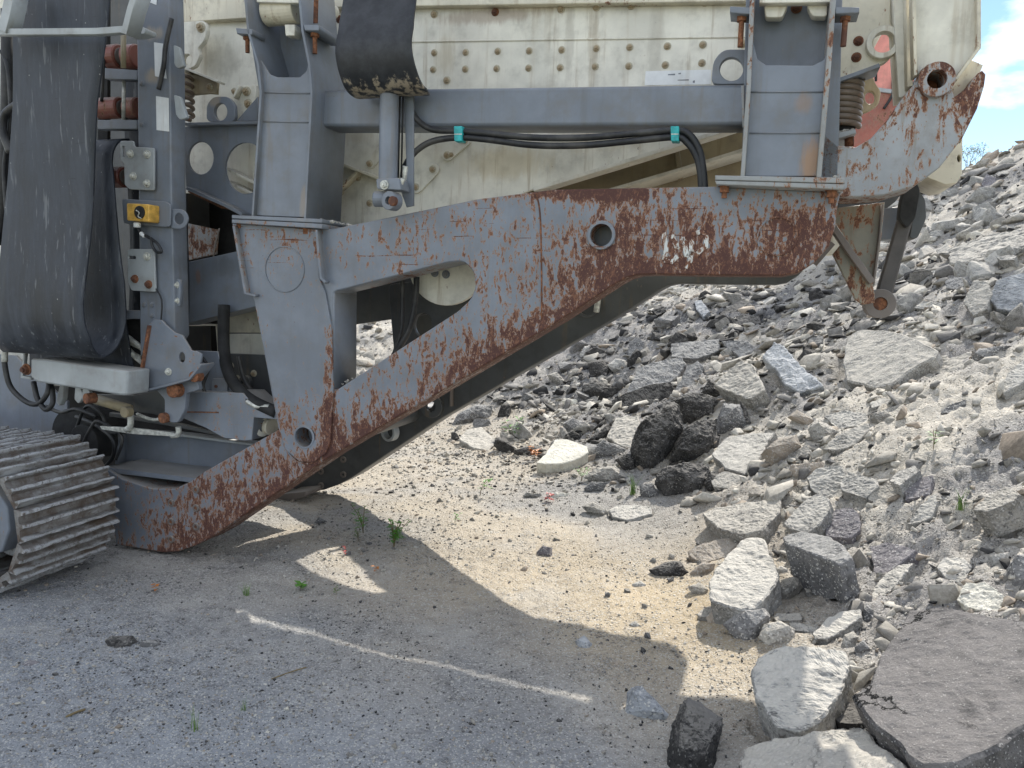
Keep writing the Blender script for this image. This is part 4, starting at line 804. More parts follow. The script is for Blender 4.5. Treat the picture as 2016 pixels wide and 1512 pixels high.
def soil_mat():
    mt_, nt, bs = newmat('sandy_gravel_soil'); co = coords(nt)
    at = N(nt, 'ShaderNodeAttribute', _attribute_name='Col')
    v1 = voro(nt, co, 75, 'Color'); v2 = voro(nt, co, 210, 'Color'); d1 = voro(nt, co, 75); d2 = voro(nt, co, 210)
    s1 = nt.nodes.new('ShaderNodeSeparateColor'); nt.links.new(v1, s1.inputs[0]); s2 = nt.nodes.new('ShaderNodeSeparateColor'); nt.links.new(v2, s2.inputs[0])
    n1 = noise(nt, co, 14, 9, .7); n2 = noise(nt, co, 3.5, 6, .65)
    c = at.outputs['Color']
    pebb = mth(nt, 'MULTIPLY', ramp(nt, s1.outputs[0], .72, .76), ramp(nt, d1, .55, .4)); 
    c = mixc(nt, mth(nt, 'MULTIPLY', pebb, ramp(nt, n2, .4, .65)), c, (.50, .48, .43))
    n3 = noise(nt, co, .9, 5, .6); dk = mth(nt, 'MULTIPLY', ramp(nt, s2.outputs[1], .70, .74), mth(nt, 'MULTIPLY', ramp(nt, n1, .42, .58), ramp(nt, n3, .40, .60))); c = mixc(nt, mth(nt, 'MULTIPLY', dk, .7), c, (.08, .08, .08))
    lt = mth(nt, 'MULTIPLY', ramp(nt, s2.outputs[0], .85, .87), .55); c = mixc(nt, lt, c, (.62, .60, .55))
    dk1 = mth(nt, 'MULTIPLY', mth(nt, 'MULTIPLY', ramp(nt, s1.outputs[2], .90, .92), ramp(nt, d1, .5, .38)), ramp(nt, n3, .45, .6)); c = mixc(nt, mth(nt, 'MULTIPLY', dk1, .8), c, (.08, .08, .085))
    c = mixc(nt, mth(nt, 'MULTIPLY', ramp(nt, noise(nt, co, 2.2, 7, .6), .52, .66), .35), c, (.50, .475, .43))
    c = mixc(nt, ramp(nt, n1, .5, .75), c, mixc(nt, 1., c, (.66, .65, .645), 'MULTIPLY'))
    nt.links.new(c, bs.inputs['Base Color']); bs.inputs['Roughness'].default_value = .95; bs.inputs['Specular IOR Level'].default_value = .2
    h = mth(nt, 'ADD', mth(nt, 'MULTIPLY', d2, -.25), mth(nt, 'ADD', mth(nt, 'MULTIPLY', n1, 1.2), mth(nt, 'MULTIPLY', mth(nt, 'MULTIPLY', d1, -1), ramp(nt, s1.outputs[0], .6, .7))))
    bump(nt, bs, h, .8, .015); return mt_
M['soil'] = soil_mat(); ground = link('ground', gm, M['soil']); tag(ground, kind='structure')
fg = mesh_np('distant_ground', np.array([(-900, -60, -.35), (900, -60, -.35), (900, 1800, -.35), (-900, 1800, -.35)]), np.array([[0, 1, 2, 3]]))
fgo = link('distant_ground', fg, simple('distant_scrub_soil', (.30, .27, .19), .95, .3, .5, col2=(.10, .13, .05))); tag(fgo, kind='structure')
# ------------------------------------------------------------------ stone materials
def stone(name, base, var=.18, speck=(.6, .58, .54), sp=.1, dark=(.06, .06, .062), dk=.25, dust=(.50, .46, .39), dusty=.5, bmp=.8, grain=70, crack=False):
    mt_, nt, bs = newmat(name); co = coords(nt)
    oi = nt.nodes.new('ShaderNodeObjectInfo'); add = nt.nodes.new('ShaderNodeVectorMath'); add.operation = 'ADD'
    cmb = nt.nodes.new('ShaderNodeCombineXYZ'); nt.links.new(mth(nt, 'MULTIPLY', oi.outputs['Random'], 37.), cmb.inputs[0]); nt.links.new(co, add.inputs[0]); nt.links.new(cmb.outputs[0], add.inputs[1]); co = add.outputs[0]
    a = noise(nt, co, 6, 9, .72, .5); b = noise(nt, co, 26, 8, .75); g = voro(nt, co, grain*2.2, 'Color'); sg = nt.nodes.new('ShaderNodeSeparateColor'); nt.links.new(g, sg.inputs[0])
    c = mixc(nt, ramp(nt, a, .35, .65), tuple(x*(1-var) for x in base), tuple(min(.85, x*(1+var)) for x in base))
    c = mixc(nt, mth(nt, 'MULTIPLY', ramp(nt, b, .52, .66), dk*1.6, True), c, dark)
    c = mixc(nt, mth(nt, 'MULTIPLY', ramp(nt, sg.outputs[0], 1-sp-.02, 1-sp+.02), .75), c, speck)
    c = mixc(nt, mth(nt, 'MULTIPLY', ramp(nt, sg.outputs[1], .86, .9), dk, True), c, dark)
    c = mixc(nt, mth(nt, 'MULTIPLY', ramp(nt, noise(nt, co, 1.7, 6, .65), .5, .7), .45), c, tuple(x*.6 for x in base))
    bri = nt.nodes.new('ShaderNodeHueSaturation'); nt.links.new(c, bri.inputs['Color']); nt.links.new(mth(nt, 'ADD', mth(nt, 'MULTIPLY', oi.outputs['Random'], .5), .75), bri.inputs['Value']); c = bri.outputs[0]
    geo = nt.nodes.new('ShaderNodeNewGeometry'); sp_ = nt.nodes.new('ShaderNodeSeparateXYZ'); nt.links.new(geo.outputs['Normal'], sp_.inputs[0])
    dm = mth(nt, 'MULTIPLY', ramp(nt, mth(nt, 'ADD', sp_.outputs[2], mth(nt, 'MULTIPLY', mth(nt, 'SUBTRACT', a, .5), 1.6)), .45, .95), dusty)  # dust on tops, paled further to paint in sunlit tops above dark sides
    c = mixc(nt, dm, c, dust)
    hx = mth(nt, 'MULTIPLY', a, .6)
    if crack:
        wn = N(nt, 'ShaderNodeTexNoise', Scale=7., Detail=6., Roughness=.7); nt.links.new(co, wn.inputs['Vector']); va = nt.nodes.new('ShaderNodeVectorMath'); va.operation = 'MULTIPLY_ADD'
        nt.links.new(wn.outputs['Color'], va.inputs[0]); va.inputs[1].default_value = (.22, .22, .22); nt.links.new(co, va.inputs[2])
        ve = voro(nt, va.outputs[0], 2.1, feat='DISTANCE_TO_EDGE'); ck = mth(nt, 'MULTIPLY', ramp(nt, ve, .012, .004), ramp(nt, noise(nt, co, 2.3, 3, .5), .43, .50)); c = mixc(nt, ck, c, (.015, .015, .015)); hx = mth(nt, 'SUBTRACT', hx, mth(nt, 'MULTIPLY', ck, 2.))
    lay = noise(nt, coords(nt, scale=(1.2, 1.2, 9)), 4, 7, .7); hx = mth(nt, 'ADD', hx, mth(nt, 'MULTIPLY', lay, .35))
    nt.links.new(c, bs.inputs['Base Color']); bs.inputs['Roughness'].default_value = .92; bs.inputs['Specular IOR Level'].default_value = .25
    bump(nt, bs, mth(nt, 'ADD', hx, mth(nt, 'ADD', b, mth(nt, 'MULTIPLY', sg.outputs[0], .35))), bmp, .012); return mt_
S = dict(
 con=stone('broken_concrete', (.33, .315, .285), dk=.45, dusty=.75, var=.3, dust=(.54, .50, .43)),
 lit=stone('pale_concrete', (.39, .38, .355), dk=.38, dusty=.8, dust=(.64, .60, .525), var=.28),
 grey=stone('grey_concrete', (.19, .187, .185), dk=.45, dusty=.6, dust=(.42, .405, .375), var=.3),
 asp=stone('asphalt_surface', (.165, .155, .148), dk=.5, sp=.05, dusty=.6, dust=(.27, .25, .235), bmp=1., grain=120, var=.3, crack=True),
 bit=stone('black_bitumen', (.072, .069, .066), dk=.55, sp=.06, speck=(.26, .25, .23), dark=(.010, .010, .011), dusty=.6, var=.4, bmp=1., dust=(.30, .28, .25)),
 tan=stone('tan_concrete', (.42, .36, .295), dk=.1, dusty=.3),
 lime=stone('cream_limestone', (.68, .65, .56), dk=.10, var=.15, dusty=.2, dust=(.72, .69, .60), sp=.02),
 blue=stone('bluish_pale_stone', (.36, .375, .39), dk=.4, dusty=.5, dust=(.56, .56, .55), var=.3),
 pur=stone('purplish_asphalt', (.20, .185, .195), dk=.3, dusty=.3, dust=(.34, .32, .31)),
)
# ------------------------------------------------------------------ stones
def rough_up(bm, size, rgh, seed, levels):
    off = Vector((seed*1.7 % 50, seed*3.1 % 50, seed*.7 % 50))
    for _ in range(levels): bmesh.ops.subdivide_edges(bm, edges=bm.edges[:], cuts=1, use_grid_fill=True)
    bm.normal_update()
    mv = []
    for v in bm.verts:
        p = v.co/size
        d = (mnoise.fractal(p*2.6+off, .9, 2.1, 4)*.55+mnoise.noise(p*9+off)*.34+abs(mnoise.noise(p*4.5-off))*-.75+mnoise.noise(p*21+off)*.24+mnoise.noise(p*47+off)*.13)*rgh*size
        mv.append((v, v.normal*d))
    for v, d in mv: v.co += d
def flat(me, smooth_angle=None):
    me.polygons.foreach_set('use_smooth', np.zeros(len(me.polygons), bool))
def hull_rock(seed, dims, levels=2, rgh=.045, npt=16, boxy=.6):
    r = random.Random(seed); bm = bmesh.new()
    for i in range(npt):
        p = Vector((r.gauss(0, 1), r.gauss(0, 1), r.gauss(0, 1))).normalized()
        q = max(abs(p.x), abs(p.y), abs(p.z)); p = p*((1-boxy)+boxy/q*.82)*r.uniform(.85, 1.05)
        p.z = max(-.8, min(.8, p.z)) if r.random() < .8 else p.z
        bm.verts.new((p.x*dims[0]/2, p.y*dims[1]/2, p.z*dims[2]/2/.8))
    res = bmesh.ops.convex_hull(bm, input=bm.verts[:]); 
    dead = [g for g in res['geom_interior'] if isinstance(g, bmesh.types.BMVert)]
    if dead: bmesh.ops.delete(bm, geom=dead, context='VERTS')
    bmesh.ops.dissolve_limit(bm, angle_limit=.12, verts=bm.verts[:], edges=bm.edges[:])
    try: bmesh.ops.bevel(bm, geom=bm.edges[:], offset=min(dims)*.035, segments=1, affect='EDGES')
    except Exception: pass
    bmesh.ops.triangulate(bm, faces=bm.faces[:]); s = (dims[0]*dims[1]*dims[2])**(1/3)
    # even out long triangles a little before adding relief
    if levels:
        for _ in range(2):
            le = [e for e in bm.edges if e.calc_length() > max(dims)*.42]
            if le: bmesh.ops.subdivide_edges(bm, edges=le, cuts=1); bmesh.ops.triangulate(bm, faces=bm.faces[:])
        rough_up(bm, s, rgh, seed, levels)
    return bm
def conv(P, c):                                  # crop coordinates used while measuring -> pixels
    ox, oy, s = {'1': (1400, 260, 3.024), '2': (560, 720, 2.908), '3': (1000, 560, 3.023), '4': (1340, 700, 2.8), '5': (1200, 1080, 2.47), '0': (0, 0, 1)}[c]
    return [(ox+x/s, oy+y/s) for x, y in P]
OCC = []; SLABS = []
def tnorm(x, y, e=.35):
    a, b, c_, d = (float(Hc(x+e, y)), float(Hc(x-e, y)), float(Hc(x, y+e)), float(Hc(x, y-e)))
    return Vector((-(a-b)/(2*e), -(c_-d)/(2*e), 1)).normalized()
def slab(label, crop, P, mat, th=.10, tilt=.35, roll=0., rgh=.023, lift=.5, group=None, taper=.06, levels=None, cat='rubble stone'):
    """top outline traced from the photo, laid on a tilted plane resting on the slope; th thick below it"""
    P = conv(P, crop); cx = sum(p[0] for p in P)/len(P); cy = sum(p[1] for p in P)/len(P)
    c0 = hit(cx, min(cy, 1505)); n = tnorm(c0[0], c0[1]); vw = Vector(CAMP-c0).normalized(); tilt *= .55; th *= 1.25
    n = (n*(1-tilt)+vw*tilt+Vector((roll+math.sin(cx*12.9)*.10, math.sin(cy*7.7)*.10, 0))).normalized(); c1 = Vector(c0)+n*th*lift
    pts = []
    for x, y in P:
        r = Vector(ray(x, y)); t = (c1-Vector(CAMP)).dot(n)/r.dot(n); p = Vector(CAMP)+r*t; pts.append(p)
    ctr = sum(pts, Vector())/len(pts); size = max((p-ctr).length for p in pts)*1.2
    SLABS.append((np.array([p[:2] for p in pts]), np.array(n[:]), np.array(c1[:]), th, size))
    rj = random.Random(int(cx*5+cy)); pts2 = []
    for i, p in enumerate(pts):                  # crumbled outline
        q = pts[(i+1) % len(pts)]; pts2.append(p); L = (q-p).length; nn_ = 3 if L > size*.45 else 2 if L > size*.2 else 1
        side = (q-p).cross(n).normalized()
        for k in range(1, nn_+1): pts2.append(p+(q-p)*(k/(nn_+1)+rj.uniform(-.08, .08)/(nn_+1))+side*rj.uniform(-.07, .05)*min(L, size*.7)*.5)
    pts = pts2
    nm = 'rock'; rr = random.Random(hash(label) & 0xffff if False else len(label)*7+int(cx)); bm = bmesh.new()
    top = [bm.verts.new(p-ctr) for p in pts]
    bot = [bm.verts.new((p-ctr)*(1+rr.uniform(-taper*1.6, taper*.4))-n*th*rr.uniform(.85, 1.1)) for p in pts]
    k = len(pts)
    try:
        bm.faces.new(top); bm.faces.new(bot[::-1])
        for i in range(k): bm.faces.new((top[i], bot[i], bot[(i+1) % k], top[(i+1) % k]))
    except Exception: pass
    bmesh.ops.recalc_face_normals(bm, faces=bm.faces[:])
    try: bmesh.ops.bevel(bm, geom=[e for e in bm.edges if len(e.link_faces) == 2 and (len(e.link_faces[0].verts) > 6 or len(e.link_faces[1].verts) > 6)], offset=min(th*.10, size*.02), segments=1, affect='EDGES')
    except Exception: pass
    bmesh.ops.triangulate(bm, faces=bm.faces[:])
    target = size*.30
    for _ in range(4):
        le = [e for e in bm.edges if e.calc_length() > target]
        if not le: break
        bmesh.ops.subdivide_edges(bm, edges=le, cuts=1); bmesh.ops.triangulate(bm, faces=[f for f in bm.faces if len(f.verts) > 3])
    lv = levels if levels is not None else (3 if size*F_/max(1, c0[1]) > 110 else 2 if size*F_/max(1, c0[1]) > 32 else 1)
    rough_up(bm, max(.12, size*.6), rgh*2.2, rr.randint(0, 999), lv)
    o = from_bm(nm, bm, S[mat]); o.location = ctr
    tag(o, label, cat, group); OCC.append((ctr.x, ctr.y, size*.8)); return o
def inpoly(P, x, y):
    r = np.zeros(x.shape, bool); j = len(P)-1
    for i in range(len(P)):
        xi, yi, xj, yj = P[i, 0], P[i, 1], P[j, 0], P[j, 1]
        if yi != yj: r ^= ((yi > y) != (yj > y)) & (x < (xj-xi)*(y-yi)/(yj-yi)+xi)
        j = i
    return r
def settle():                                    # the soil passes under the slabs that lie on it
    co = vert.copy()
    for P, n, c1, th, size in SLABS:
        c = P.mean(0); Q = c+(P-c)*1.04; b = (np.abs(co[:, 0]-c[0]) < size*1.3) & (np.abs(co[:, 1]-c[1]) < size*1.3); k = np.where(b)[0]
        k = k[inpoly(Q, co[k, 0], co[k, 1])]; pl = c1[2]-((co[k, 0]-c1[0])*n[0]+(co[k, 1]-c1[1])*n[1])/n[2]
        co[k, 2] = np.minimum(co[k, 2], pl-th*.55)
    gm.vertices.foreach_set('co', co.astype(np.float32).ravel()); gm.update()
def clear_of_slabs(XY, sz):
    ok = np.ones(len(XY), bool)
    for P, n, c1, th, size in SLABS:
        if size < .16: continue
        c = P.mean(0); Q = c+(P-c)*1.05; ins = inpoly(Q, XY[:, 0], XY[:, 1]); ok &= ~(ins & ((sz > .006) | True))
    return ok
def lump(label, crop, P, mat, depth=.75, rgh=.05, sink=.25, group=None, cat='rubble stone', levels=3):
    """irregular boulder: traced silhouette, swollen in depth"""
    P = conv(P, crop); cx = sum(p[0] for p in P)/len(P); cy = sum(p[1] for p in P)/len(P); yb = max(p[1] for p in P)
    c0 = Vector(hit(cx, min(cy+(yb-cy)*.5, 1505))); vw = (Vector(CAMP)-c0).normalized()
    mpp = (c0-Vector(CAMP)).length/F_; wpx = max(p[0] for p in P)-min(p[0] for p in P); hpx = yb-min(p[1] for p in P)
    dd = min(wpx, hpx)*mpp*depth; n = (vw+Vector((0, 0, .5))).normalized()
    c1 = c0+Vector((0, 0, hpx*mpp*.12)); pts = []
    for x, y in P:
        r = Vector(ray(x, y)); t = (c1-Vector(CAMP)).dot(n)/r.dot(n); pts.append(Vector(CAMP)+r*t)
    ctr = sum(pts, Vector())/len(pts); bm = bmesh.new(); rr = random.Random(int(cx*3+cy))
    for p in pts:
        bm.verts.new(p-ctr); bm.verts.new((p-ctr)*rr.uniform(.50, .78)+n*dd*rr.uniform(.28, .46)); bm.verts.new((p-ctr)*rr.uniform(.6, .9)-n*dd*rr.uniform(.4, .6))
    bm.verts.new(n*dd*.5)
    res = bmesh.ops.convex_hull(bm, input=bm.verts[:]); dead = [g for g in res['geom_interior'] if isinstance(g, bmesh.types.BMVert)]
    if dead: bmesh.ops.delete(bm, geom=dead, context='VERTS')
    bmesh.ops.triangulate(bm, faces=bm.faces[:]); size = max(v.co.length for v in bm.verts)
    for _ in range(3):
        le = [e for e in bm.edges if e.calc_length() > size*.45]
        if le: bmesh.ops.subdivide_edges(bm, edges=le, cuts=1); bmesh.ops.triangulate(bm, faces=[f for f in bm.faces if len(f.verts) > 3])
    rough_up(bm, size*.9, rgh, rr.randint(0, 999), levels)
    o = from_bm('rock', bm, S[mat]); o.location = ctr; tag(o, label, cat, group); OCC.append((ctr.x, ctr.y, size*.8)); return o
# --- traced stones, nearest first
slab('huge dark grey asphalt slab filling the lower right corner of the rubble', '5', [(1400, 385), (1450, 290), (1640, 280), (1800, 312), (2060, 352), (2240, 420), (2240, 760), (1990, 880), (1900, 960), (1700, 1050), (1520, 1062), (1440, 1010), (1400, 950), (1280, 860), (1232, 800), (1172, 705), (1268, 655), (1300, 520)], 'asp', .13, .45, lift=1.3, rgh=.010, cat='asphalt slab')
slab('wide pale concrete slab lying flat at the bottom edge beneath the huge asphalt slab', '5', [(740, 930), (880, 905), (1080, 870), (1190, 848), (1260, 880), (1340, 965), (1480, 1075), (1600, 1250), (700, 1250), (625, 1060), (642, 975)], 'con', .14, .15, lift=.45, cat='concrete slab')
slab('rounded boulder with a white crusted face left of the huge asphalt slab', '5', [(690, 590), (705, 555), (760, 500), (860, 475), (1000, 480), (1070, 492), (1150, 500), (1165, 560), (1130, 690), (1060, 790), (1010, 850), (920, 885), (810, 865), (760, 790), (705, 700)], 'lit', .24, .62, lift=.75, rgh=.03, levels=2)
lump('upright blackish asphalt block at the bottom edge standing in the shade', '5', [(355, 740), (380, 728), (440, 745), (548, 825), (545, 900), (520, 1000), (500, 1140), (400, 1190), (270, 1140), (280, 1000), (300, 860)], 'bit', .8, .045, cat='asphalt block')
lump('bluish white chunk lying left of the upright blackish block', '5', [(85, 700), (110, 672), (150, 668), (215, 735), (292, 810), (292, 850), (250, 862), (150, 838), (75, 800)], 'blue', .8, .05)
slab('black bitumen piece wedged beneath the huge asphalt slab', '5', [(1040, 800), (1075, 735), (1190, 745), (1232, 800), (1240, 850), (1120, 848)], 'bit', .08, .2)
slab('big light concrete block with a chamfered left side at the sand edge', '4', [(330, 1010), (400, 990), (465, 1005), (500, 1100), (545, 1210), (520, 1270), (470, 1330), (410, 1385), (330, 1400), (155, 1350), (150, 1250), (195, 1160)], 'lit', .18, .5, lift=.9, rgh=.02)
lump('grey pointed rock in front of the big light concrete block', '5', [(550, 370), (640, 292), (760, 292), (788, 335), (740, 420), (690, 480), (610, 440)], 'grey', .8)
lump('mottled grey rock right of the pointed rock', '5', [(722, 430), (750, 368), (830, 350), (900, 390), (905, 465), (780, 492)], 'con', .8)
slab('long pale slab sloping up behind the crusted boulder', '5', [(985, 410), (1050, 345), (1130, 300), (1222, 292), (1225, 330), (1140, 395), (1060, 440), (1000, 440)], 'lit', .10, .3)
lump('narrow pale stone standing beside the crusted boulder', '5', [(1125, 470), (1140, 420), (1185, 400), (1212, 430), (1180, 520), (1140, 510)], 'con', .7)
lump('small dark grey stone tucked against the left end of the huge asphalt slab', '5', [(1190, 480), (1235, 440), (1275, 495), (1215, 528)], 'grey', .7)
slab('bright white flaky rock above the huge asphalt slab', '5', [(1685, 245), (1730, 160), (1830, 165), (1905, 215), (1945, 245), (1960, 300), (1900, 325), (1740, 285)], 'lime', .09, .4, rgh=.03)
slab('pale grey flat stone behind the bright white flaky rock', '5', [(1590, 90), (1622, 38), (1722, 42), (1765, 90), (1712, 175), (1640, 145)], 'lit', .06, .5)
lump('dark bitumen lump alone on the sand left of the heap', '5', [(190, 105), (270, 65), (345, 60), (385, 115), (360, 155), (235, 152)], 'bit', .7, .06)
lump('brown edged stone between the dark lump and the big light block', '5', [(388, 120), (450, 65), (516, 72), (505, 110), (430, 145)], 'tan', .7)
lump('light stone touching the lower left of the big light block', '5', [(378, 185), (440, 165), (482, 200), (470, 235), (400, 215)], 'con', .7)
lump('tiny white stone pair on the sand', '5', [(108, 172), (150, 155), (178, 175), (170, 195), (115, 192)], 'lit', .7, levels=2)
lump('small grey stone alone on the sand near the shadow edge', '5', [(90, 372), (125, 350), (158, 378), (125, 394)], 'con', .7, levels=2)
slab('flat finger shaped stone right of the pointed rock', '5', [(798, 330), (810, 310), (930, 312), (938, 345), (810, 352)], 'con', .05, .4)
slab('thin flat chip behind the mottled grey rock', '5', [(872, 362), (930, 358), (1012, 380), (1000, 408), (895, 398)], 'lit', .04, .3)
lump('small grey stone perched above the long pale slab', '5', [(1212, 290), (1250, 265), (1285, 300), (1292, 370), (1232, 370)], 'grey', .7)
slab('flat pale stone at the sand edge below the big light block', '5', [(425, 320), (455, 285), (560, 272), (602, 300), (560, 330), (440, 332)], 'con', .06, .4)
lump('brown rounded stone at the sand edge', '5', [(468, 335), (510, 293), (545, 318), (540, 372), (485, 368)], 'tan', .8)
lump('dark grey stone beside the brown rounded one', '5', [(545, 310), (570, 285), (605, 290), (622, 322), (580, 352)], 'grey', .8)
lump('grey wedge rock against the right side of the big light block', '5', [(775, 220), (830, 150), (920, 132), (945, 190), (900, 235), (850, 275)], 'con', .8)
slab('flat stone bridging the gap under the long tilted block', '5', [(948, 195), (1040, 155), (1062, 180), (955, 216)], 'con', .05, .4)
slab('second flat stone under the long tilted block', '5', [(1040, 170), (1080, 160), (1145, 185), (1148, 212), (1065, 212)], 'lit', .05, .4)
lump('small white stone on top beside the big light block', '5', [(805, 100), (835, 82), (868, 100), (860, 130), (815, 128)], 'lit', .6, levels=2)
slab('long tilted rectangular block with a dark weathered top in the middle of the slope foot', '4', [(560, 1000), (620, 975), (700, 975), (790, 990), (880, 1040), (945, 1110), (870, 1150), (780, 1110), (650, 1060), (580, 1040)], 'grey', .17, .35, roll=.15, lift=1.3)
slab('tan slab left of the big light concrete block', '4', [(35, 1080), (90, 1045), (200, 1010), (350, 988), (330, 1025), (245, 1110), (130, 1145), (60, 1115)], 'tan', .10, .45)
slab('dusty tan slab half buried beside the black boulders', '4', [(118, 870), (200, 832), (330, 812), (470, 790), (552, 790), (550, 855), (455, 960), (320, 985), (200, 950)], 'con', .12, .25)
slab('thick light rectangular block leaning in the centre of the slope', '4', [(570, 925), (625, 850), (690, 790), (745, 760), (815, 780), (820, 850), (770, 930), (700, 980), (595, 955)], 'lit', .12, .55, lift=.9)
slab('purplish grey slab right of the leaning rectangular block', '4', [(790, 925), (850, 850), (940, 835), (985, 870), (990, 960), (940, 1005), (800, 995)], 'pur', .07, .35)
slab('light grey five sided slab above the leaning rectangular block', '4', [(693, 670), (740, 622), (890, 600), (912, 680), (880, 795), (805, 790), (730, 750)], 'lit', .08, .5)
slab('pale dusty slab with a dark broken edge right of the five sided slab', '4', [(872, 700), (930, 640), (1080, 675), (1092, 720), (1020, 785), (885, 745)], 'lit', .09, .35, lift=.9)
slab('pale squarish slab below the dusty slab with the dark edge', '4', [(1030, 785), (1060, 722), (1170, 700), (1200, 780), (1150, 830), (1060, 828)], 'con', .07, .5)
slab('small tilted slab with a dark speckled side on the upper slope', '4', [(1150, 690), (1190, 640), (1290, 602), (1322, 632), (1205, 718)], 'lit', .07, .3, lift=1.1)
slab('purplish flat slab beneath the small tilted slab', '4', [(1230, 745), (1250, 680), (1390, 658), (1372, 765), (1242, 798)], 'pur', .06, .4)
lump('tan brick shaped stone on the slope', '4', [(590, 650), (600, 605), (700, 595), (795, 590), (800, 625), (700, 680), (605, 685)], 'tan', .8)
slab('large white speckled slab right of the black boulders', '4', [(168, 545), (200, 500), (255, 450), (400, 425), (522, 420), (480, 480), (440, 560), (400, 632), (350, 655), (240, 620)], 'lit', .11, .4, lift=1., rgh=.012)
lump('tan cubic block right of the white speckled slab', '4', [(440, 545), (530, 460), (640, 438), (668, 500), (590, 575), (500, 612)], 'tan', .8)
slab('grey triangular stone below the tan cubic block', '4', [(555, 580), (605, 538), (700, 490), (722, 530), (660, 592)], 'con', .06, .4)
slab('long grey slab tilted upwards in the middle of the slope', '4', [(780, 515), (850, 445), (940, 400), (1035, 370), (1042, 405), (965, 490), (862, 525)], 'con', .09, .4, lift=1.)
lump('light block leaning against the long grey tilted slab', '4', [(698, 405), (740, 365), (800, 370), (872, 420), (845, 470), (740, 502)], 'con', .8)
lump('tan stone above the light leaning block', '4', [(588, 340), (640, 298), (742, 360), (702, 405)], 'tan', .7)
slab('flat dust covered slab under the great grey asphalt plate', '4', [(785, 335), (900, 298), (1030, 318), (1035, 380), (870, 405)], 'lit', .05, .25)
slab('pale flat stone right of the dust covered slab', '4', [(1040, 262), (1110, 230), (1182, 240), (1140, 265), (1052, 288)], 'lit', .05, .4)
slab('grey flat stone overlapping the pale flat one', '4', [(1108, 300), (1200, 270), (1268, 265), (1190, 308)], 'con', .04, .4)
lump('grey broken block below the overlapping flat stones', '4', [(1040, 320), (1130, 300), (1202, 350), (1105, 385), (1045, 355)], 'con', .7)
slab('great grey speckled asphalt plate in the middle of the slope, tapering to its foot', '1', [(800, 1225), (840, 1190), (905, 1168), (1080, 1182), (1200, 1220), (1352, 1292), (1335, 1335), (1180, 1420), (1062, 1512), (980, 1530), (900, 1500), (800, 1480), (782, 1350)], 'con', .16, .45, lift=1., rgh=.010, cat='asphalt slab')
slab('long pale slab lying right of the great grey plate', '4', [(1290, 140), (1350, 80), (1440, 32), (1640, 20), (1632, 62), (1500, 115), (1400, 150), (1310, 162)], 'con', .09, .35)
slab('pale slab cut off by the right edge of the view', '4', [(1752, 190), (1800, 100), (1910, 5), (1975, 20), (1960, 100), (1780, 212)], 'lit', .10, .4, lift=.9)
slab('pale grey slab with a thick lower edge at the right on the bare slope', '4', [(1610, 850), (1680, 775), (1790, 718), (1872, 762), (1835, 800), (1690, 860)], 'con', .12, .35, lift=1.)
slab('grey purple slab leaning above the striped white slab', '4', [(1040, 1050), (1140, 1028), (1300, 1070), (1190, 1160), (1100, 1225), (1060, 1190)], 'pur', .07, .4)
slab('striped whitish slab in the lower middle of the slope', '4', [(1040, 1325), (1095, 1235), (1200, 1150), (1290, 1138), (1230, 1210), (1150, 1300), (1065, 1345)], 'lit', .07, .35)
slab('dusty triangular slab half buried in the bare slope', '4', [(1250, 930), (1312, 832), (1400, 760), (1412, 800), (1385, 890), (1330, 915)], 'lit', .06, .4)
slab('thin dark sliver lying on the bare slope', '4', [(1430, 318), (1470, 275), (1572, 238), (1572, 265), (1480, 318)], 'grey', .03, .3)
lump('dark rock at the right edge above the huge asphalt slab', '4', [(1795, 1180), (1840, 1100), (1960, 1090), (1990, 1200), (1960, 1320), (1820, 1290)], 'grey', .7)
lump('pale rock group at the right edge over the flaky white rock', '4', [(1690, 1110), (1760, 1090), (1815, 1085), (1800, 1170), (1720, 1165)], 'lit', .7)
# white block and the black boulders
slab('cream white limestone block on the sand in front of the heap', '3', [(278, 920), (350, 920), (470, 960), (480, 1000), (420, 1035), (330, 1065), (225, 1068), (168, 1060), (222, 1010)], 'lime', .13, .45, lift=1.1, rgh=.012, cat='stone block')
lump('big black layered bitumen boulder with a brown foot in the centre of the heap', '3', [(722, 1000), (735, 920), (765, 855), (870, 765), (960, 692), (1010, 705), (1045, 800), (1050, 870), (985, 945), (905, 1050), (862, 1168), (790, 1135), (742, 1080)], 'bit', .8, .065, levels=4, cat='bitumen boulder')
lump('black bitumen mass capping the layered boulder at its upper right', '3', [(955, 700), (1080, 650), (1200, 655), (1268, 700), (1245, 810), (1120, 850), (1040, 820)], 'bit', .9, .065, levels=4, cat='bitumen boulder')
lump('black crumbling bitumen mass between the capping mass and the front boulder', '3', [(1050, 860), (1130, 820), (1245, 800), (1240, 950), (1195, 1050), (1060, 1075), (960, 1050), (990, 950)], 'bit', .8, .07, levels=4, cat='bitumen boulder')
lump('black knobbly chunk at the right foot of the front bitumen boulder', '3', [(1200, 1110), (1262, 1140), (1272, 1215), (1200, 1250), (1165, 1190)], 'bit', .7, .065)
lump('black chunk above the front bitumen boulder on its right', '3', [(1180, 900), (1262, 905), (1250, 985), (1190, 1010)], 'bit', .7, .065)
lump('black ridge between the capping mass and the crumbling grey block', '3', [(1380, 690), (1420, 735), (1455, 850), (1430, 880), (1392, 800)], 'bit', .6, .065)
lump('long black chunk on top of the bitumen heap', '3', [(1150, 640), (1195, 560), (1215, 600), (1330, 665), (1300, 700), (1180, 680)], 'bit', .6, .065)
lump('dark flat rock at the foot of the heap between grass and boulder', '3', [(780, 1190), (860, 1180), (905, 1260), (850, 1290), (785, 1250)], 'grey', .6, .08)
lump('black jagged rock above the pale thick slab end', '3', [(470, 470), (560, 440), (610, 500), (590, 560), (500, 580)], 'bit', .7, .065)
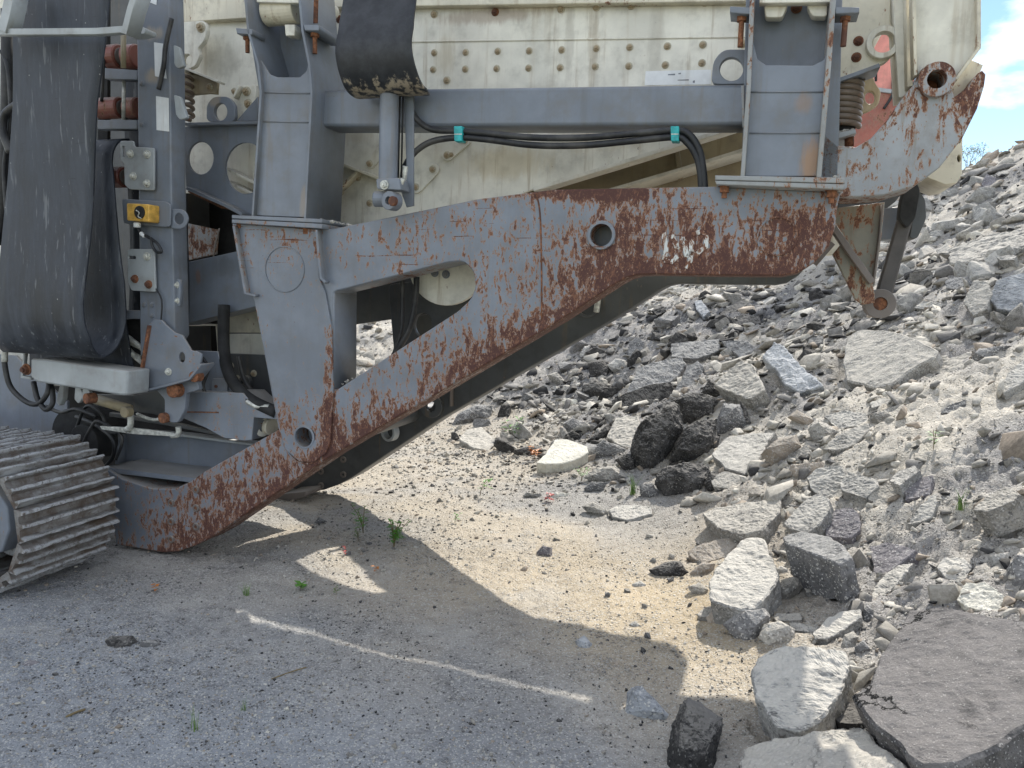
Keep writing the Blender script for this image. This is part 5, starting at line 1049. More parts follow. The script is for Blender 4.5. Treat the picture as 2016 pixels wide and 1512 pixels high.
lump('black rubble knot in the middle of the dark jumble', '3', [(440, 600), (520, 560), (600, 600), (610, 670), (500, 690), (430, 660)], 'bit', .7, .065)
lump('dark blocky rock right in the dark jumble', '3', [(640, 540), (720, 515), (735, 600), (690, 640), (620, 610)], 'grey', .7, .08)
lump('dark broken slab end left of the layered bitumen boulder', '3', [(462, 935), (520, 890), (600, 830), (615, 870), (580, 920), (500, 945)], 'bit', .6, .06)
lump('stack of thin dark slabs under the cream limestone block end', '3', [(480, 990), (560, 925), (640, 950), (720, 985), (725, 1020), (600, 1040), (490, 1040)], 'grey', .6, .06)
lump('dark rock between the thin slabs and the layered boulder', '3', [(640, 1040), (700, 1005), (760, 1060), (760, 1130), (690, 1110)], 'bit', .7, .08)
lump('pale thick slab end above the dark jumble', '3', [(425, 420), (455, 368), (490, 362), (480, 410), (440, 455)], 'lit', .7)
lump('grey ribbed slab end in the dark jumble', '3', [(230, 540), (290, 520), (355, 590), (335, 620), (280, 590)], 'con', .7)
lump('pale bulky rock in the middle of the dark jumble', '3', [(590, 480), (640, 440), (700, 450), (728, 500), (700, 530), (620, 520)], 'lit', .7)
lump('black bitumen boulder in front of the big cracked one', '3', [(868, 1190), (880, 1140), (935, 1085), (1050, 1058), (1200, 1080), (1225, 1180), (1172, 1262), (1060, 1292), (930, 1255)], 'bit', .8, .06, levels=4, cat='bitumen boulder')
lump('grey crumbling block right behind the big black boulder', '3', [(1260, 760), (1280, 705), (1390, 715), (1428, 830), (1330, 900), (1240, 910), (1240, 820)], 'grey', .7, .06)
slab('dark faced slab with a tan end leaning on the black boulder', '3', [(618, 690), (700, 645), (850, 590), (970, 578), (988, 622), (960, 672), (800, 742), (665, 772), (628, 738)], 'bit', .12, .7, lift=1.2, rgh=.02)
slab('grey layered slab at the top of the centre pile', '3', [(700, 645), (740, 560), (772, 492), (900, 450), (1035, 428), (1062, 480), (1000, 560), (960, 585), (850, 598), (760, 640)], 'grey', .12, .45, lift=1.2)
slab('upright grey rock right of the layered slab', '3', [(985, 645), (1060, 500), (1130, 450), (1168, 490), (1142, 600), (1055, 655)], 'grey', .10, .6, lift=1.2)
slab('rounded light slab left of the big black boulder', '3', [(585, 905), (640, 790), (780, 775), (790, 860), (732, 975), (650, 950)], 'con', .10, .45)
slab('long grey slab at the back of the centre pile', '3', [(968, 350), (1130, 332), (1262, 318), (1265, 390), (1130, 440), (970, 430)], 'grey', .12, .45, lift=1.1)
slab('dark dusty rock behind the small white cube', '3', [(1268, 335), (1420, 328), (1502, 390), (1492, 500), (1390, 450)], 'grey', .10, .45)
slab('light concrete slab resting over sand in the centre pile', '3', [(1225, 600), (1320, 500), (1390, 448), (1450, 470), (1500, 560), (1532, 622), (1440, 682), (1330, 640)], 'con', .13, .45, lift=1.)
slab('bluish white long slab in the centre pile', '3', [(1508, 425), (1580, 338), (1642, 360), (1740, 470), (1852, 570), (1880, 600), (1740, 640), (1640, 590), (1590, 500)], 'blue', .11, .4, lift=1.)
slab('rounded grey plate standing on edge at the back of the centre pile', '3', [(718, 352), (760, 308), (812, 340), (802, 420), (760, 466), (715, 430)], 'grey', .06, .7, lift=1.)
lump('small white cube stone on the pile', '3', [(1260, 405), (1320, 370), (1400, 388), (1412, 430), (1290, 445)], 'lit', .8)
lump('small black stone on the upright rock', '3', [(1068, 425), (1110, 393), (1156, 420), (1132, 452), (1080, 458)], 'bit', .8)
lump('small tan stone at the back of the centre pile', '3', [(868, 465), (900, 403), (938, 440), (905, 475)], 'tan', .7)
slab('long black slab lying high behind the centre pile', '3', [(1258, 175), (1330, 120), (1400, 90), (1422, 122), (1300, 192)], 'bit', .10, .4)
slab('flat black slab below the long black one', '3', [(1325, 215), (1400, 172), (1500, 190), (1505, 232), (1350, 245)], 'bit', .08, .4)
slab('small bluish white slab high behind the pile', '3', [(1108, 98), (1150, 90), (1202, 160), (1160, 192), (1120, 150)], 'blue', .06, .5)
slab('white sliver high behind the pile', '3', [(1500, 112), (1560, 70), (1602, 76), (1560, 118)], 'lit', .05, .4)
lump('cream chip among dark rubble by the beam', '3', [(318, 695), (350, 680), (412, 684), (422, 742), (350, 738)], 'lime', .7)
lump('dark rounded stone among the rubble left of the pile', '3', [(315, 835), (380, 795), (460, 820), (465, 880), (380, 895)], 'grey', .8)
lump('darker stone below the dark rounded stone', '3', [(338, 895), (380, 865), (440, 902), (432, 945), (370, 935)], 'bit', .8)
lump('black flat lump beside the cream limestone block', '3', [(20, 995), (90, 965), (182, 958), (222, 990), (150, 1030), (45, 1015)], 'bit', .7)
lump('tan grey stone in front of the cream limestone block', '3', [(448, 1150), (520, 1092), (640, 1078), (712, 1150), (620, 1192), (500, 1172)], 'con', .6)
lump('grey stone between grass tufts at the heap foot', '3', [(448, 1215), (500, 1172), (592, 1180), (565, 1232), (480, 1248)], 'grey', .7)
lump('flat little brick stone on the sand', '3', [(88, 1262), (102, 1240), (202, 1248), (196, 1278)], 'con', .7, levels=2)
lump('white stone next to the red leaf on the sand', '3', [(238, 1250), (270, 1236), (372, 1242), (335, 1275), (250, 1275)], 'lime', .6, levels=2)
lump('pale long stone half sunk in the sand', '3', [(440, 1322), (500, 1290), (600, 1350), (592, 1392), (470, 1352)], 'con', .6)
slab('pale flat slab half sunk in sand below the black boulders', '3', [(598, 1340), (642, 1310), (750, 1308), (850, 1320), (862, 1362), (710, 1402), (622, 1382)], 'lit', .08, .4)
slab('dusty slab partly buried right of the black boulder in front', '3', [(1200, 1155), (1290, 1108), (1422, 1140), (1382, 1222), (1225, 1205)], 'con', .09, .4)
slab('grey speckled slab on the sand below the beam', '2', [(1000, 420), (1040, 362), (1130, 350), (1212, 420), (1172, 485), (1080, 470)], 'con', .09, .35, lift=.9)
lump('dark topped rock below the beam behind the speckled slab', '2', [(945, 350), (1000, 270), (1100, 220), (1192, 228), (1185, 310), (1000, 352)], 'grey', .7)
lump('brownish grey cube stone alone on the sand', '2', [(1440, 1070), (1475, 1030), (1532, 1040), (1535, 1100), (1455, 1092)], 'pur', .8)
lump('dark stone near the shadow on the sand at left', '2', [(165, 905), (198, 865), (245, 890), (190, 918)], 'grey', .7)
lump('flat tan stone left on the open sand', '2', [(510, 712), (560, 692), (572, 716)], 'tan', .6, levels=2)
lump('tiny black stone on the open sand', '2', [(593, 722), (625, 708), (635, 735), (605, 740)], 'bit', .7, levels=2)
# upper slope
slab('large grey slab stretching to the right edge high on the slope', '1', [(1405, 720), (1420, 690), (1560, 640), (1700, 595), (1910, 560), (1910, 690), (1620, 765), (1412, 782)], 'con', .16, .4, lift=1.)
slab('thin white topped slab with a black edge on the upper slope', '1', [(1268, 845), (1400, 790), (1500, 780), (1572, 800), (1420, 842), (1300, 858)], 'lit', .10, .25, lift=1.2)
slab('leaning pale block left of the big bluish block', '1', [(1498, 1010), (1530, 940), (1562, 878), (1645, 888), (1675, 960), (1640, 1050), (1560, 1092)], 'con', .12, .55, lift=.9)
slab('big bluish grey block at the right edge of the upper slope', '1', [(1655, 980), (1700, 882), (1800, 845), (1900, 828), (1910, 1050), (1790, 1068), (1700, 1050)], 'blue', .16, .55, lift=.9)
slab('white little slab beside a dark triangular rock', '1', [(1248, 690), (1275, 668), (1342, 700), (1312, 752)], 'lit', .08, .5)
slab('grey triangular plate standing by the white little slab', '1', [(1338, 705), (1402, 652), (1422, 700), (1382, 782)], 'con', .06, .6, lift=1.)
slab('flat white stone below the hinge bar', '1', [(1205, 1045), (1262, 1003), (1385, 1020), (1360, 1068)], 'lit', .05, .4, lift=1.)
slab('dark speckled plate under the thin white topped slab', '1', [(1388, 892), (1430, 860), (1522, 858), (1562, 900), (1482, 932), (1402, 930)], 'grey', .06, .45)
lump('long rounded stone above the big plate', '1', [(1500, 1205), (1520, 1165), (1742, 1160), (1730, 1212), (1532, 1232)], 'con', .8)
lump('dark rounded slab end right of the great plate', '1', [(1550, 1335), (1592, 1290), (1795, 1270), (1745, 1330), (1640, 1382), (1572, 1372)], 'grey', .8)
slab('flat dusty slab right of the great plate', '1', [(1220, 1475), (1290, 1402), (1420, 1345), (1560, 1300), (1540, 1352), (1330, 1462)], 'con', .07, .35)
slab('purplish plate standing high on the slope', '1', [(1608, 302), (1640, 248), (1692, 268), (1694, 310), (1622, 338)], 'pur', .04, .6, lift=1.4)
slab('small flat stone next to the purplish plate', '1', [(1692, 245), (1760, 224), (1772, 245), (1710, 262)], 'con', .06, .4)
slab('white flat stone alone high on the slope', '1', [(1348, 425), (1382, 405), (1458, 403), (1445, 428), (1370, 436)], 'lit', .07, .4)
slab('white tilted shard on the middle upper slope', '1', [(1458, 498), (1500, 448), (1542, 460), (1492, 512)], 'lit', .05, .55)
slab('long shard pointing uphill on the upper slope', '1', [(1655, 540), (1700, 480), (1740, 438), (1772, 450), (1720, 520), (1690, 560)], 'con', .07, .5, lift=1.)
slab('flat shard left of the long uphill shard', '1', [(1498, 555), (1560, 520), (1655, 500), (1640, 530), (1545, 562)], 'lit', .06, .35)
slab('flat stone at the right edge above the large grey slab', '1', [(1768, 485), (1860, 460), (1890, 470), (1860, 492), (1782, 502)], 'lit', .07, .4)
slab('pale stone with a thick front edge under the large grey slab', '1', [(1698, 745), (1770, 728), (1822, 735), (1802, 760), (1720, 762)], 'lit', .12, .3, lift=1.)
lump('round grey stone beneath the hinge', '1', [(1050, 1175), (1090, 1150), (1126, 1175), (1102, 1202)], 'con', .6, levels=2)
lump('white stone left of the great plate', '1', [(643, 1205), (670, 1178), (712, 1195), (692, 1228)], 'lit', .7, levels=2)
lump('rounded bluish stone below the frame end', '1', [(688, 895), (720, 853), (758, 880), (732, 932)], 'blue', .6, levels=2)
# foreground in the shade
lump('dark asphalt piece sunk in the shaded gravel at lower left', '0', [(205, 1262), (215, 1253), (262, 1252), (275, 1268), (262, 1280), (222, 1284)], 'bit', .8)
lump('small greyish clod beside the dark asphalt piece', '0', [(274, 1264), (300, 1258), (318, 1268), (305, 1278), (278, 1278)], 'grey', .7, levels=2)
lump('bluish stone alone in the shade near the shadow corner', '0', [(1132, 1262), (1150, 1250), (1166, 1268), (1160, 1284), (1140, 1280)], 'blue', .7, levels=2)
lump('faint brownish clod at the far left of the shaded gravel', '0', [(42, 1308), (60, 1298), (82, 1304), (76, 1316), (50, 1318)], 'pur', .6, levels=2)
settle()
NTR = sum(1 for o in C.objects if o.name.startswith('rock'))
# ------------------------------------------------------------------ scattered individuals
VAR = {}
for mk in ('con', 'lit', 'grey', 'bit', 'tan'):
    VAR[mk] = []
    for i in range(7):
        fl = (.28 if i < 4 else .6); bm = hull_rock(100+i*13+len(mk)*7+ord(mk[0]), (1, random.Random(i).uniform(.6, .85), fl), 2, .045, 12+i % 4)
        me = bpy.data.meshes.new('rock'); bmesh.ops.recalc_face_normals(bm, faces=bm.faces[:]); bm.to_mesh(me); bm.free(); me.materials.append(S[mk]); VAR[mk].append(me)
WHERE = [ # px box, count, size range m, colours, description
 ((880, 690, 1230, 900), 70, (.14, .34), ('bit', 'grey', 'grey', 'con', 'bit', 'lit'), 'chunk in the dark jumble below the beam'),
 ((1230, 580, 1620, 720), 46, (.16, .42), ('bit', 'grey', 'bit', 'con'), 'chunk on the black rubble behind the centre pile'),
 ((1380, 700, 1700, 1010), 30, (.08, .2), ('con', 'lit', 'tan', 'grey'), 'chunk between the slabs of the centre slope'),
 ((1640, 360, 2016, 640), 80, (.18, .52), ('con', 'lit', 'con', 'lit', 'lit'), 'shard strewn over the upper slope'),
 ((1380, 1050, 1700, 1290), 22, (.04, .11), ('con', 'lit', 'tan'), 'chunk at the foot of the slope'),
]
LMK = [(1150, 770, 'the dark jumble'), (1090, 900, 'the cream limestone block'), (1330, 850, 'the big black boulder'), (1350, 940, 'the front black boulder'), (1290, 750, 'the grey layered slab'), (1380, 680, 'the long grey slab'), (1430, 630, 'the black slabs'), (1550, 720, 'the bluish white slab'), (1440, 745, 'the light centre slab'), (1460, 890, 'the white speckled slab'), (1590, 960, 'the five sided slab'), (1590, 1010, 'the leaning rectangular block'), (1700, 940, 'the dusty slab'), (1750, 715, 'the great asphalt plate'), (1690, 845, 'the long tilted slab'), (1780, 610, 'the hinge bar'), (1870, 525, 'the thin white slab'), (1960, 480, 'the large grey slab'), (1935, 595, 'the pale leaning block'), (1980, 580, 'the big bluish block'), (1945, 355, 'the purplish plate'), (1960, 420, 'the long uphill shard'), (1860, 400, 'the lone white flat stone'), (1850, 650, 'the small flat stone'), (940, 870, 'the speckled slab'), (1460, 1130, 'the big light block'), (1610, 1100, 'the tilted dark topped block'), (1480, 1240, 'the pointed rock'), (1570, 1340, 'the crusted boulder'), (1310, 1125, 'the lone bitumen lump'), (1070, 1090, 'the brownish cube stone'), (775, 1075, 'the bushy weed'), (1240, 960, 'the grass tuft'), (1930, 300, 'the crest'), (1420, 1010, 'the half buried tan slab')]
USED = {}
def where_label(px, py, s, lo, hi, what):
    cand = sorted(LMK, key=lambda q: (q[0]-px)**2+(q[1]-py)**2)[:4]
    szw = 'small' if s < lo+(hi-lo)*.3 else 'large' if s > lo+(hi-lo)*.68 else 'middling'
    for near in ('just ', 'farther '):
        for q in cand[:3]:
            dx, dy = px-q[0], py-q[1]; rel = ('right of' if dx > 0 else 'left of') if abs(dx) > abs(dy) else ('below' if dy > 0 else 'above')
            nr = 'just ' if math.hypot(dx, dy) < 55 else 'farther ' if math.hypot(dx, dy) > 130 else ''
            lab = szw+' '+what+' '+nr+rel+' '+q[2]
            if lab not in USED: USED[lab] = 1; return lab
    return lab
NAMEC = {'con': 'grey concrete', 'lit': 'pale concrete', 'grey': 'dark grey', 'bit': 'black bitumen', 'tan': 'tan concrete'}
for bx_, cnt, szr, cols, desc in WHERE:
    for i in range(cnt):
        px, py = random.uniform(bx_[0], bx_[2]), random.uniform(bx_[1], bx_[3]); p = hit(px, py)
        if any((p[0]-a)**2+(p[1]-b)**2 < (r*.75)**2 for a, b, r in OCC): continue
        mk = random.choice(cols); s = random.uniform(*szr)*random.choice((.7, 1, 1))
        o = link('rock', random.choice(VAR[mk])); o.location = (p[0], p[1], p[2]+s*.10); o.scale = (s, s*random.uniform(.7, 1), s*random.uniform(.8, 1.3))
        n = tnorm(p[0], p[1]); n = (n+Vector((random.gauss(0, .35), random.gauss(0, .35), 0))).normalized()
        o.rotation_euler = (n.to_track_quat('Z', 'Y')@Matrix.Rotation(random.uniform(0, 6.28), 3, 'Z').to_quaternion()).to_euler()
        kind_ = 'shard' if 'shard' in desc else 'chunk'; tag(o, where_label(px, py, s, szr[0]*.7, szr[1], NAMEC[mk]+' '+kind_), 'rubble stone', kind_+'s '+' '.join(desc.split()[1:]))
# ------------------------------------------------------------------ uncounted fragments and pebbles, one mesh each
def ico_variants(k, fl):
    out = []
    for i in range(k):
        bm = hull_rock(900+i, (1, .8, fl), 0, 0, 11, .65); bmesh.ops.triangulate(bm, faces=bm.faces[:]); bm.verts.ensure_lookup_table()
        V = np.array([v.co[:] for v in bm.verts]); Fq = np.array([[v.index for v in f.verts] for f in bm.faces]); bm.free(); out.append((V, Fq))
    return out
def scatter(name, XY, size, colr, fl, tiltj, mat, sink=.1):
    vr = ico_variants(10, fl); z = Hf(XY[:, 0], XY[:, 1]); e = .12
    nx = -(Hc(XY[:, 0]+e, XY[:, 1])-Hc(XY[:, 0]-e, XY[:, 1]))/(2*e); ny = -(Hc(XY[:, 0], XY[:, 1]+e)-Hc(XY[:, 0], XY[:, 1]-e))/(2*e)
    nn = np.c_[nx, ny, np.ones(len(XY))]+rng.normal(0, tiltj, (len(XY), 3)); nn[:, 2] = np.abs(nn[:, 2]); nn /= np.linalg.norm(nn, axis=1)[:, None]
    th = rng.uniform(0, 6.28, len(XY)); t = np.c_[np.cos(th), np.sin(th), 0*th]; t -= nn*(t*nn).sum(1)[:, None]; t /= np.linalg.norm(t, axis=1)[:, None]; b = np.cross(nn, t)
    Vs, Fs, Cs = [], [], []; base = 0; idx = rng.integers(0, 10, len(XY))
    for k, (V, Fq) in enumerate(vr):
        s = np.where(idx == k)[0]
        if not len(s): continue
        W = (V[None, :, 0, None]*t[s][:, None]+V[None, :, 1, None]*b[s][:, None]+V[None, :, 2, None]*nn[s][:, None])*size[s][:, None, None]
        W += np.c_[XY[s], z[s]+size[s]*fl*(.5-sink)*.6][:, None]
        Vs.append(W.reshape(-1, 3)); off = base+np.arange(len(s))*len(V); Fs.append((Fq[None]+off[:, None, None]).reshape(-1, 3)); base += len(s)*len(V)
        Cs.append(np.repeat(colr[s], len(V), axis=0))
    V, Fq, Cc = np.concatenate(Vs), np.concatenate(Fs), np.concatenate(Cs)
    me = mesh_np(name, V, Fq); ca = me.color_attributes.new('Col', 'FLOAT_COLOR', 'POINT'); ca.data.foreach_set('color', np.c_[Cc, np.ones(len(Cc))].astype(np.float32).ravel())
    return link(name, me, mat)
def frag_mat():
    mt_, nt, bs = newmat('stone_fragments'); co = coords(nt); at = N(nt, 'ShaderNodeAttribute', _attribute_name='Col')
    b = noise(nt, co, 40, 7, .75); c = mixc(nt, ramp(nt, b, .35, .7), mixc(nt, 1., at.outputs['Color'], (.62, .61, .60), 'MULTIPLY'), at.outputs['Color'])
    geo = nt.nodes.new('ShaderNodeNewGeometry'); sp_ = nt.nodes.new('ShaderNodeSeparateXYZ'); nt.links.new(geo.outputs['Normal'], sp_.inputs[0])
    c = mixc(nt, mth(nt, 'MULTIPLY', ramp(nt, sp_.outputs[2], .5, 1.), .15), c, (.46, .43, .37))
    nt.links.new(c, bs.inputs['Base Color']); bs.inputs['Roughness'].default_value = .93; bs.inputs['Specular IOR Level'].default_value = .2; bump(nt, bs, b, .6, .008); return mt_
FM = frag_mat()
PAL = np.array([(.42, .395, .345), (.58, .55, .485), (.26, .25, .235), (.045, .045, .047), (.42, .355, .285), (.11, .108, .108), (.64, .61, .53)])
def polar_pts(n, r0, r1, a0, a1, bias=1.):
    r = r0*(r1/r0)**(rng.random(n)**bias); a = rng.uniform(a0, a1, n); return np.c_[r*np.sin(a), r*np.cos(a)], r
def dzone(XY):
    w = np.zeros(len(XY))
    for k, p in hitz.items(): w = np.maximum(w, np.exp(-((XY[:, 0]-p[0])**2+(XY[:, 1]-p[1])**2)/1.1))
    return w
# coarse gravel collected at the heap foot under the beam
for (cxp, cyp, rr_, cnt_, nm_) in ((1040, 880, 1.0, 5200, 'coarse_gravel'), (760, 1070, .45, 900, 'coarse_gravel'), (1400, 1250, .30, 300, 'coarse_gravel')):
    hq = hit(cxp, cyp); XY = rng.normal(0, 1, (cnt_, 2))*np.array([rr_, rr_*.8])+hq[:2]
    k = np.hypot(XY[:, 0], XY[:, 1]) > 1.5; XY = XY[k]; sz = np.clip(np.exp(rng.normal(-3.9, .5, len(XY))), .008, .07)*(1 if rr_ > .5 else .55); ci = rng.choice(7, len(XY), p=[.33, .24, .15, .06, .13, .05, .04]); k = clear_of_slabs(XY, sz)
    tag(scatter(nm_, XY[k], sz[k], PAL[ci[k]]*rng.uniform(.7, 1.15, (k.sum(), 1)), .6, .4, FM, sink=.35), kind='stuff')
for (cxp, cyp, rx_, cnt_) in ((600, 1375, .22, 500), (700, 1225, .16, 400), (480, 1460, .2, 450), (250, 1275, .16, 260), (900, 1330, .3, 400), (150, 1420, .25, 420), (1000, 1430, .3, 300)):
    hq = hit(cxp, cyp); XY = rng.normal(0, 1, (cnt_, 2))*np.array([rx_, rx_*.7])+hq[:2]; sz = np.clip(np.exp(rng.normal(-5.15, .42, len(XY))), .003, .018); ci = rng.choice([3, 5, 2, 1], len(XY), p=[.45, .25, .15, .15])
    tag(scatter('asphalt_crumbs', XY, sz, PAL[ci]*rng.uniform(.7, 1.2, (len(XY), 1)), .6, .4, FM, sink=.3), kind='stuff')
# fragments on the slope
XY, r = polar_pts(26000, 1.8, 16, -.7, .78, .8); p = pile(XY[:, 0], XY[:, 1]); bare = np.exp(-((XY[:, 0]-hit(1900, 820)[0])**2+(XY[:, 1]-hit(1900, 820)[1])**2)/1.2)
k = rng.random(len(XY)) < p*(.35+.75*fbm(XY[:, 0]*1.2, XY[:, 1]*1.2, 3, 77)**1.2)*(1-.75*bare); XY, r = XY[k], r[k]; dz = dzone(XY)
sz = np.exp(rng.normal(-3.35, .6, len(XY)))*(.6+r*.11); sz = np.clip(sz, .012, .30); ci = rng.choice(7, len(XY), p=[.38, .28, .12, .03, .11, .04, .04]); ci = np.where(rng.random(len(XY)) < dz*.75, rng.choice([3, 5, 2], len(XY)), ci)
k = clear_of_slabs(XY, sz); XY, r, sz, ci = XY[k], r[k], sz[k], ci[k]
tag(scatter('rubble_fragments', XY, sz, PAL[ci]*rng.uniform(.65, 1.2, (len(XY), 1)), .38, .45, FM), kind='stuff')
XY, r = polar_pts(9000, 3.2, 16, -.3, .72, .75); p = pile(XY[:, 0], XY[:, 1]); bare = np.zeros(len(XY))
for q, w in (((1900, 820), 1.1), ((1800, 1060), .6), ((1640, 800), .5)):
    hq = hit(*q); bare = np.maximum(bare, np.exp(-((XY[:, 0]-hq[0])**2+(XY[:, 1]-hq[1])**2)/w))
k = rng.random(len(XY)) < p*(.17+.6*sstep(fbm(XY[:, 0]*.8, XY[:, 1]*.8, 3, 99), .38, .62))*(1-.95*bare); XY, r = XY[k], r[k]
sz = np.clip(np.exp(rng.normal(-2.2, .45, len(XY)))*(.55+r*.075), .05, .42); dz = dzone(XY)
ci = rng.choice(7, len(XY), p=[.40, .32, .11, .02, .09, .02, .04]); ci = np.where(rng.random(len(XY)) < dz*.7, rng.choice([3, 5, 2], len(XY)), ci)
k = clear_of_slabs(XY, sz); XY, r, sz, ci = XY[k], r[k], sz[k], ci[k]
tag(scatter('rubble_shards', XY, sz, PAL[ci]*rng.uniform(.65, 1.2, (len(XY), 1)), .24, .42, FM, sink=.15), kind='stuff')
# pebbles on the flat and between
XY, r = polar_pts(90000, 1.6, 13, -.72, .75, .95); p = pile(XY[:, 0], XY[:, 1]); nn_ = fbm(XY[:, 0]*1.5, XY[:, 1]*1.5, 4, 88)
k = rng.random(len(XY)) < (.25+.6*sstep(nn_, .4, .62))*(.75+.25*p); XY, r = XY[k], r[k]
sz = np.exp(rng.normal(-5.0, .46, len(XY)))*(.62+r*.15); sz = np.clip(sz, .003, .07); ci = rng.choice(7, len(XY), p=[.30, .26, .13, .07, .12, .08, .04])
k = clear_of_slabs(XY, sz); XY, r, sz, ci = XY[k], r[k], sz[k], ci[k]
tag(scatter('pebbles', XY, sz, PAL[ci]*rng.uniform(.65, 1.2, (len(XY), 1)), .65, .4, FM, sink=.4), kind='stuff')
# small loose stones of the open sand, countable ones as things
for i in range(26):
    px, py = random.choice([(random.uniform(650, 1250), random.uniform(930, 1130)), (random.uniform(700, 1100), random.uniform(840, 960)), (random.uniform(1180, 1420), random.uniform(1060, 1260))])
    p = gp(px, py); s = random.uniform(.02, .055)*(.5+p[1]*.13); mk = random.choice(('con', 'tan', 'lit', 'grey'))
    o = link('rock', random.choice(VAR[mk][4:])); o.location = (p[0], p[1], float(Hf(np.array([p[0]]), np.array([p[1]]))[0])+s*.12); o.scale = (s, s, s*1.1); o.rotation_euler = (random.uniform(-.3, .3), random.uniform(-.3, .3), random.uniform(0, 6))
    tag(o, where_label(px, py, s, .02, .07, NAMEC[mk]+' pebble on the sand'), 'loose stone', 'loose stones on the open sand')
# ------------------------------------------------------------------ plants
def leafmat(n, c, c2): return simple(n, c, .55, .3, 30, col2=c2, b=.1)
LM = dict(green=leafmat('green_leaf', (.10, .26, .03), (.15, .30, .05)), grass=leafmat('grass_blade', (.12, .22, .04), (.20, .26, .07)), red=leafmat('red_leaf', (.40, .03, .02), (.50, .12, .02)), orange=leafmat('orange_leaf', (.55, .20, .03), (.30, .10, .03)), bush=leafmat('bush_leaf', (.13, .20, .05), (.20, .25, .09)), stem=simple('plant_stem', (.20, .15, .07), .7, .3, 40))
def at_ground(px, py):
    p = hit(px, py); return Vector((p[0], p[1], float(Hf(np.array([p[0]]), np.array([p[1]]))[0])-.004))
def leaf_face(bm, base, d, up, ln, w):
    s = d.cross(up).normalized()*w; m1 = base+d*ln*.45+up*ln*.10; tip = base+d*ln-up*ln*.05
    a, b, c_, e = bm.verts.new(base), bm.verts.new(m1+s), bm.verts.new(tip), bm.verts.new(m1-s); mid = bm.verts.new(m1-up*w*.35)
    bm.faces.new((a, b, mid)); bm.faces.new((b, c_, mid)); bm.faces.new((c_, e, mid)); bm.faces.new((e, a, mid))
def grass(px, py, h, n, label, mat='grass'):
    o0 = at_ground(px, py); bm = bmesh.new()
    for i in range(n):
        a = random.uniform(0, 6.28); lean = random.uniform(.1, .7); hh = h*random.uniform(.5, 1); b = Vector((random.gauss(0, h*.08), random.gauss(0, h*.08), 0)); w = h*.018; s = Vector((-math.sin(a), math.cos(a), 0))*w; prev = None
        for k in range(5):
            t = k/4; c = b+Vector((math.cos(a)*lean*hh*t*t, math.sin(a)*lean*hh*t*t, hh*(t-.25*lean*t*t))); ww = 1-t*.9; r_ = (bm.verts.new(c-s*ww), bm.verts.new(c+s*ww))
            if prev: bm.faces.new((prev[0], prev[1], r_[1], r_[0]))
            prev = r_
    o = from_bm('grass_tuft', bm, LM[mat]); o.location = o0; tag(o, label, 'grass tuft'); return o
def weed(px, py, h, stems, lv, label, mat='green', lw=.4, ll=.22):
    o0 = at_ground(px, py); root = bpy.data.objects.new('weed', None); C.objects.link(root); root.location = o0; tag(root, label, 'weed')
    sb, lb_ = bmesh.new(), bmesh.new()
    for i in range(stems):
        a = random.uniform(0, 6.28); ln = random.uniform(.1, .6); hh = h*random.uniform(.6, 1); P = [Vector((math.cos(a)*ln*hh*t*t, math.sin(a)*ln*hh*t*t, hh*t)) for t in (0, .33, .66, 1)]
        for k in range(3):
            for u_ in (Vector((1, 0, 0)), Vector((0, 1, 0))):
                w = h*.012; q = [sb.verts.new(P[k]-u_*w), sb.verts.new(P[k]+u_*w), sb.verts.new(P[k+1]+u_*w*.7), sb.verts.new(P[k+1]-u_*w*.7)]; sb.faces.new(q)
        for k in range(lv):
            t = random.uniform(.35, 1); b = P[-1]*t; aa = random.uniform(0, 6.28); d = Vector((math.cos(aa), math.sin(aa), random.uniform(-.1, .5))).normalized(); leaf_face(lb_, b, d, Vector((0, 0, 1)), h*ll*random.uniform(.6, 1.2), h*ll*lw*.5)
    from_bm('stem', sb, LM['stem'], root); from_bm('foliage', lb_, LM[mat], root); return root
weed(592, 1166, .055, 3, 3, 'small broad leaved green seedling in the sunlit spot of the shade', 'green', .8, .75)
weed(775, 1082, .17, 9, 14, 'largest bushy green weed on the open sand', 'green', .35, .22)
weed(715, 1050, .19, 4, 12, 'thin green weed with a tall stem left of the bushy one', 'green', .4, .2)
weed(705, 1068, .10, 5, 8, 'small grey green weed at the edge of the shade', 'bush', .4, .22)
weed(1012, 864, .20, 4, 9, 'feathery bright green weed by the stones under the beam', 'green', .25, .45)
weed(945, 976, .16, 2, 6, 'thin weed on the sand below the beam', 'green', .3, .35)
weed(895, 1030, .09, 3, 7, 'little green weed in the middle of the sand', 'green', .35, .3)
weed(1145, 948, .12, 4, 7, 'yellow green weed beside the cream limestone block', 'green', .35, .3)
weed(662, 1172, .05, 2, 5, 'tiny dark seedling in the shade right of the sunlit spot', 'bush', .5, .4)
weed(1837, 890, .14, 3, 6, 'pale weed growing on the bare slope', 'green', .3, .3)
weed(1052, 905, .12, 4, 10, 'orange and red leaved sprig on the black lump', 'orange', .5, .35)
weed(1079, 988, .07, 2, 8, 'bright red leaf sprig next to the white stone', 'red', .6, .6)
weed(742, 1132, .06, 1, 7, 'dry orange brown sprig at the shadow edge', 'orange', .5, .5)
weed(679, 1092, .05, 1, 6, 'dry red brown sprig in the shade', 'red', .5, .5)
weed(312, 1165, .05, 1, 6, 'yellowish withered sprig in the left shade', 'orange', .6, .6)
grass(1246, 976, .17, 26, 'bright green grass tuft before the black boulders')
grass(485, 1175, .085, 26, 'low grass tuft in the shade below the frame')
grass(382, 1440, .085, 12, 'slim grass tuft in the shaded foreground gravel')
grass(480, 1398, .06, 12, 'very small grass tuft in the shaded gravel right of the slim one')
grass(1890, 1010, .14, 18, 'yellow green grass tuft on the bare slope')
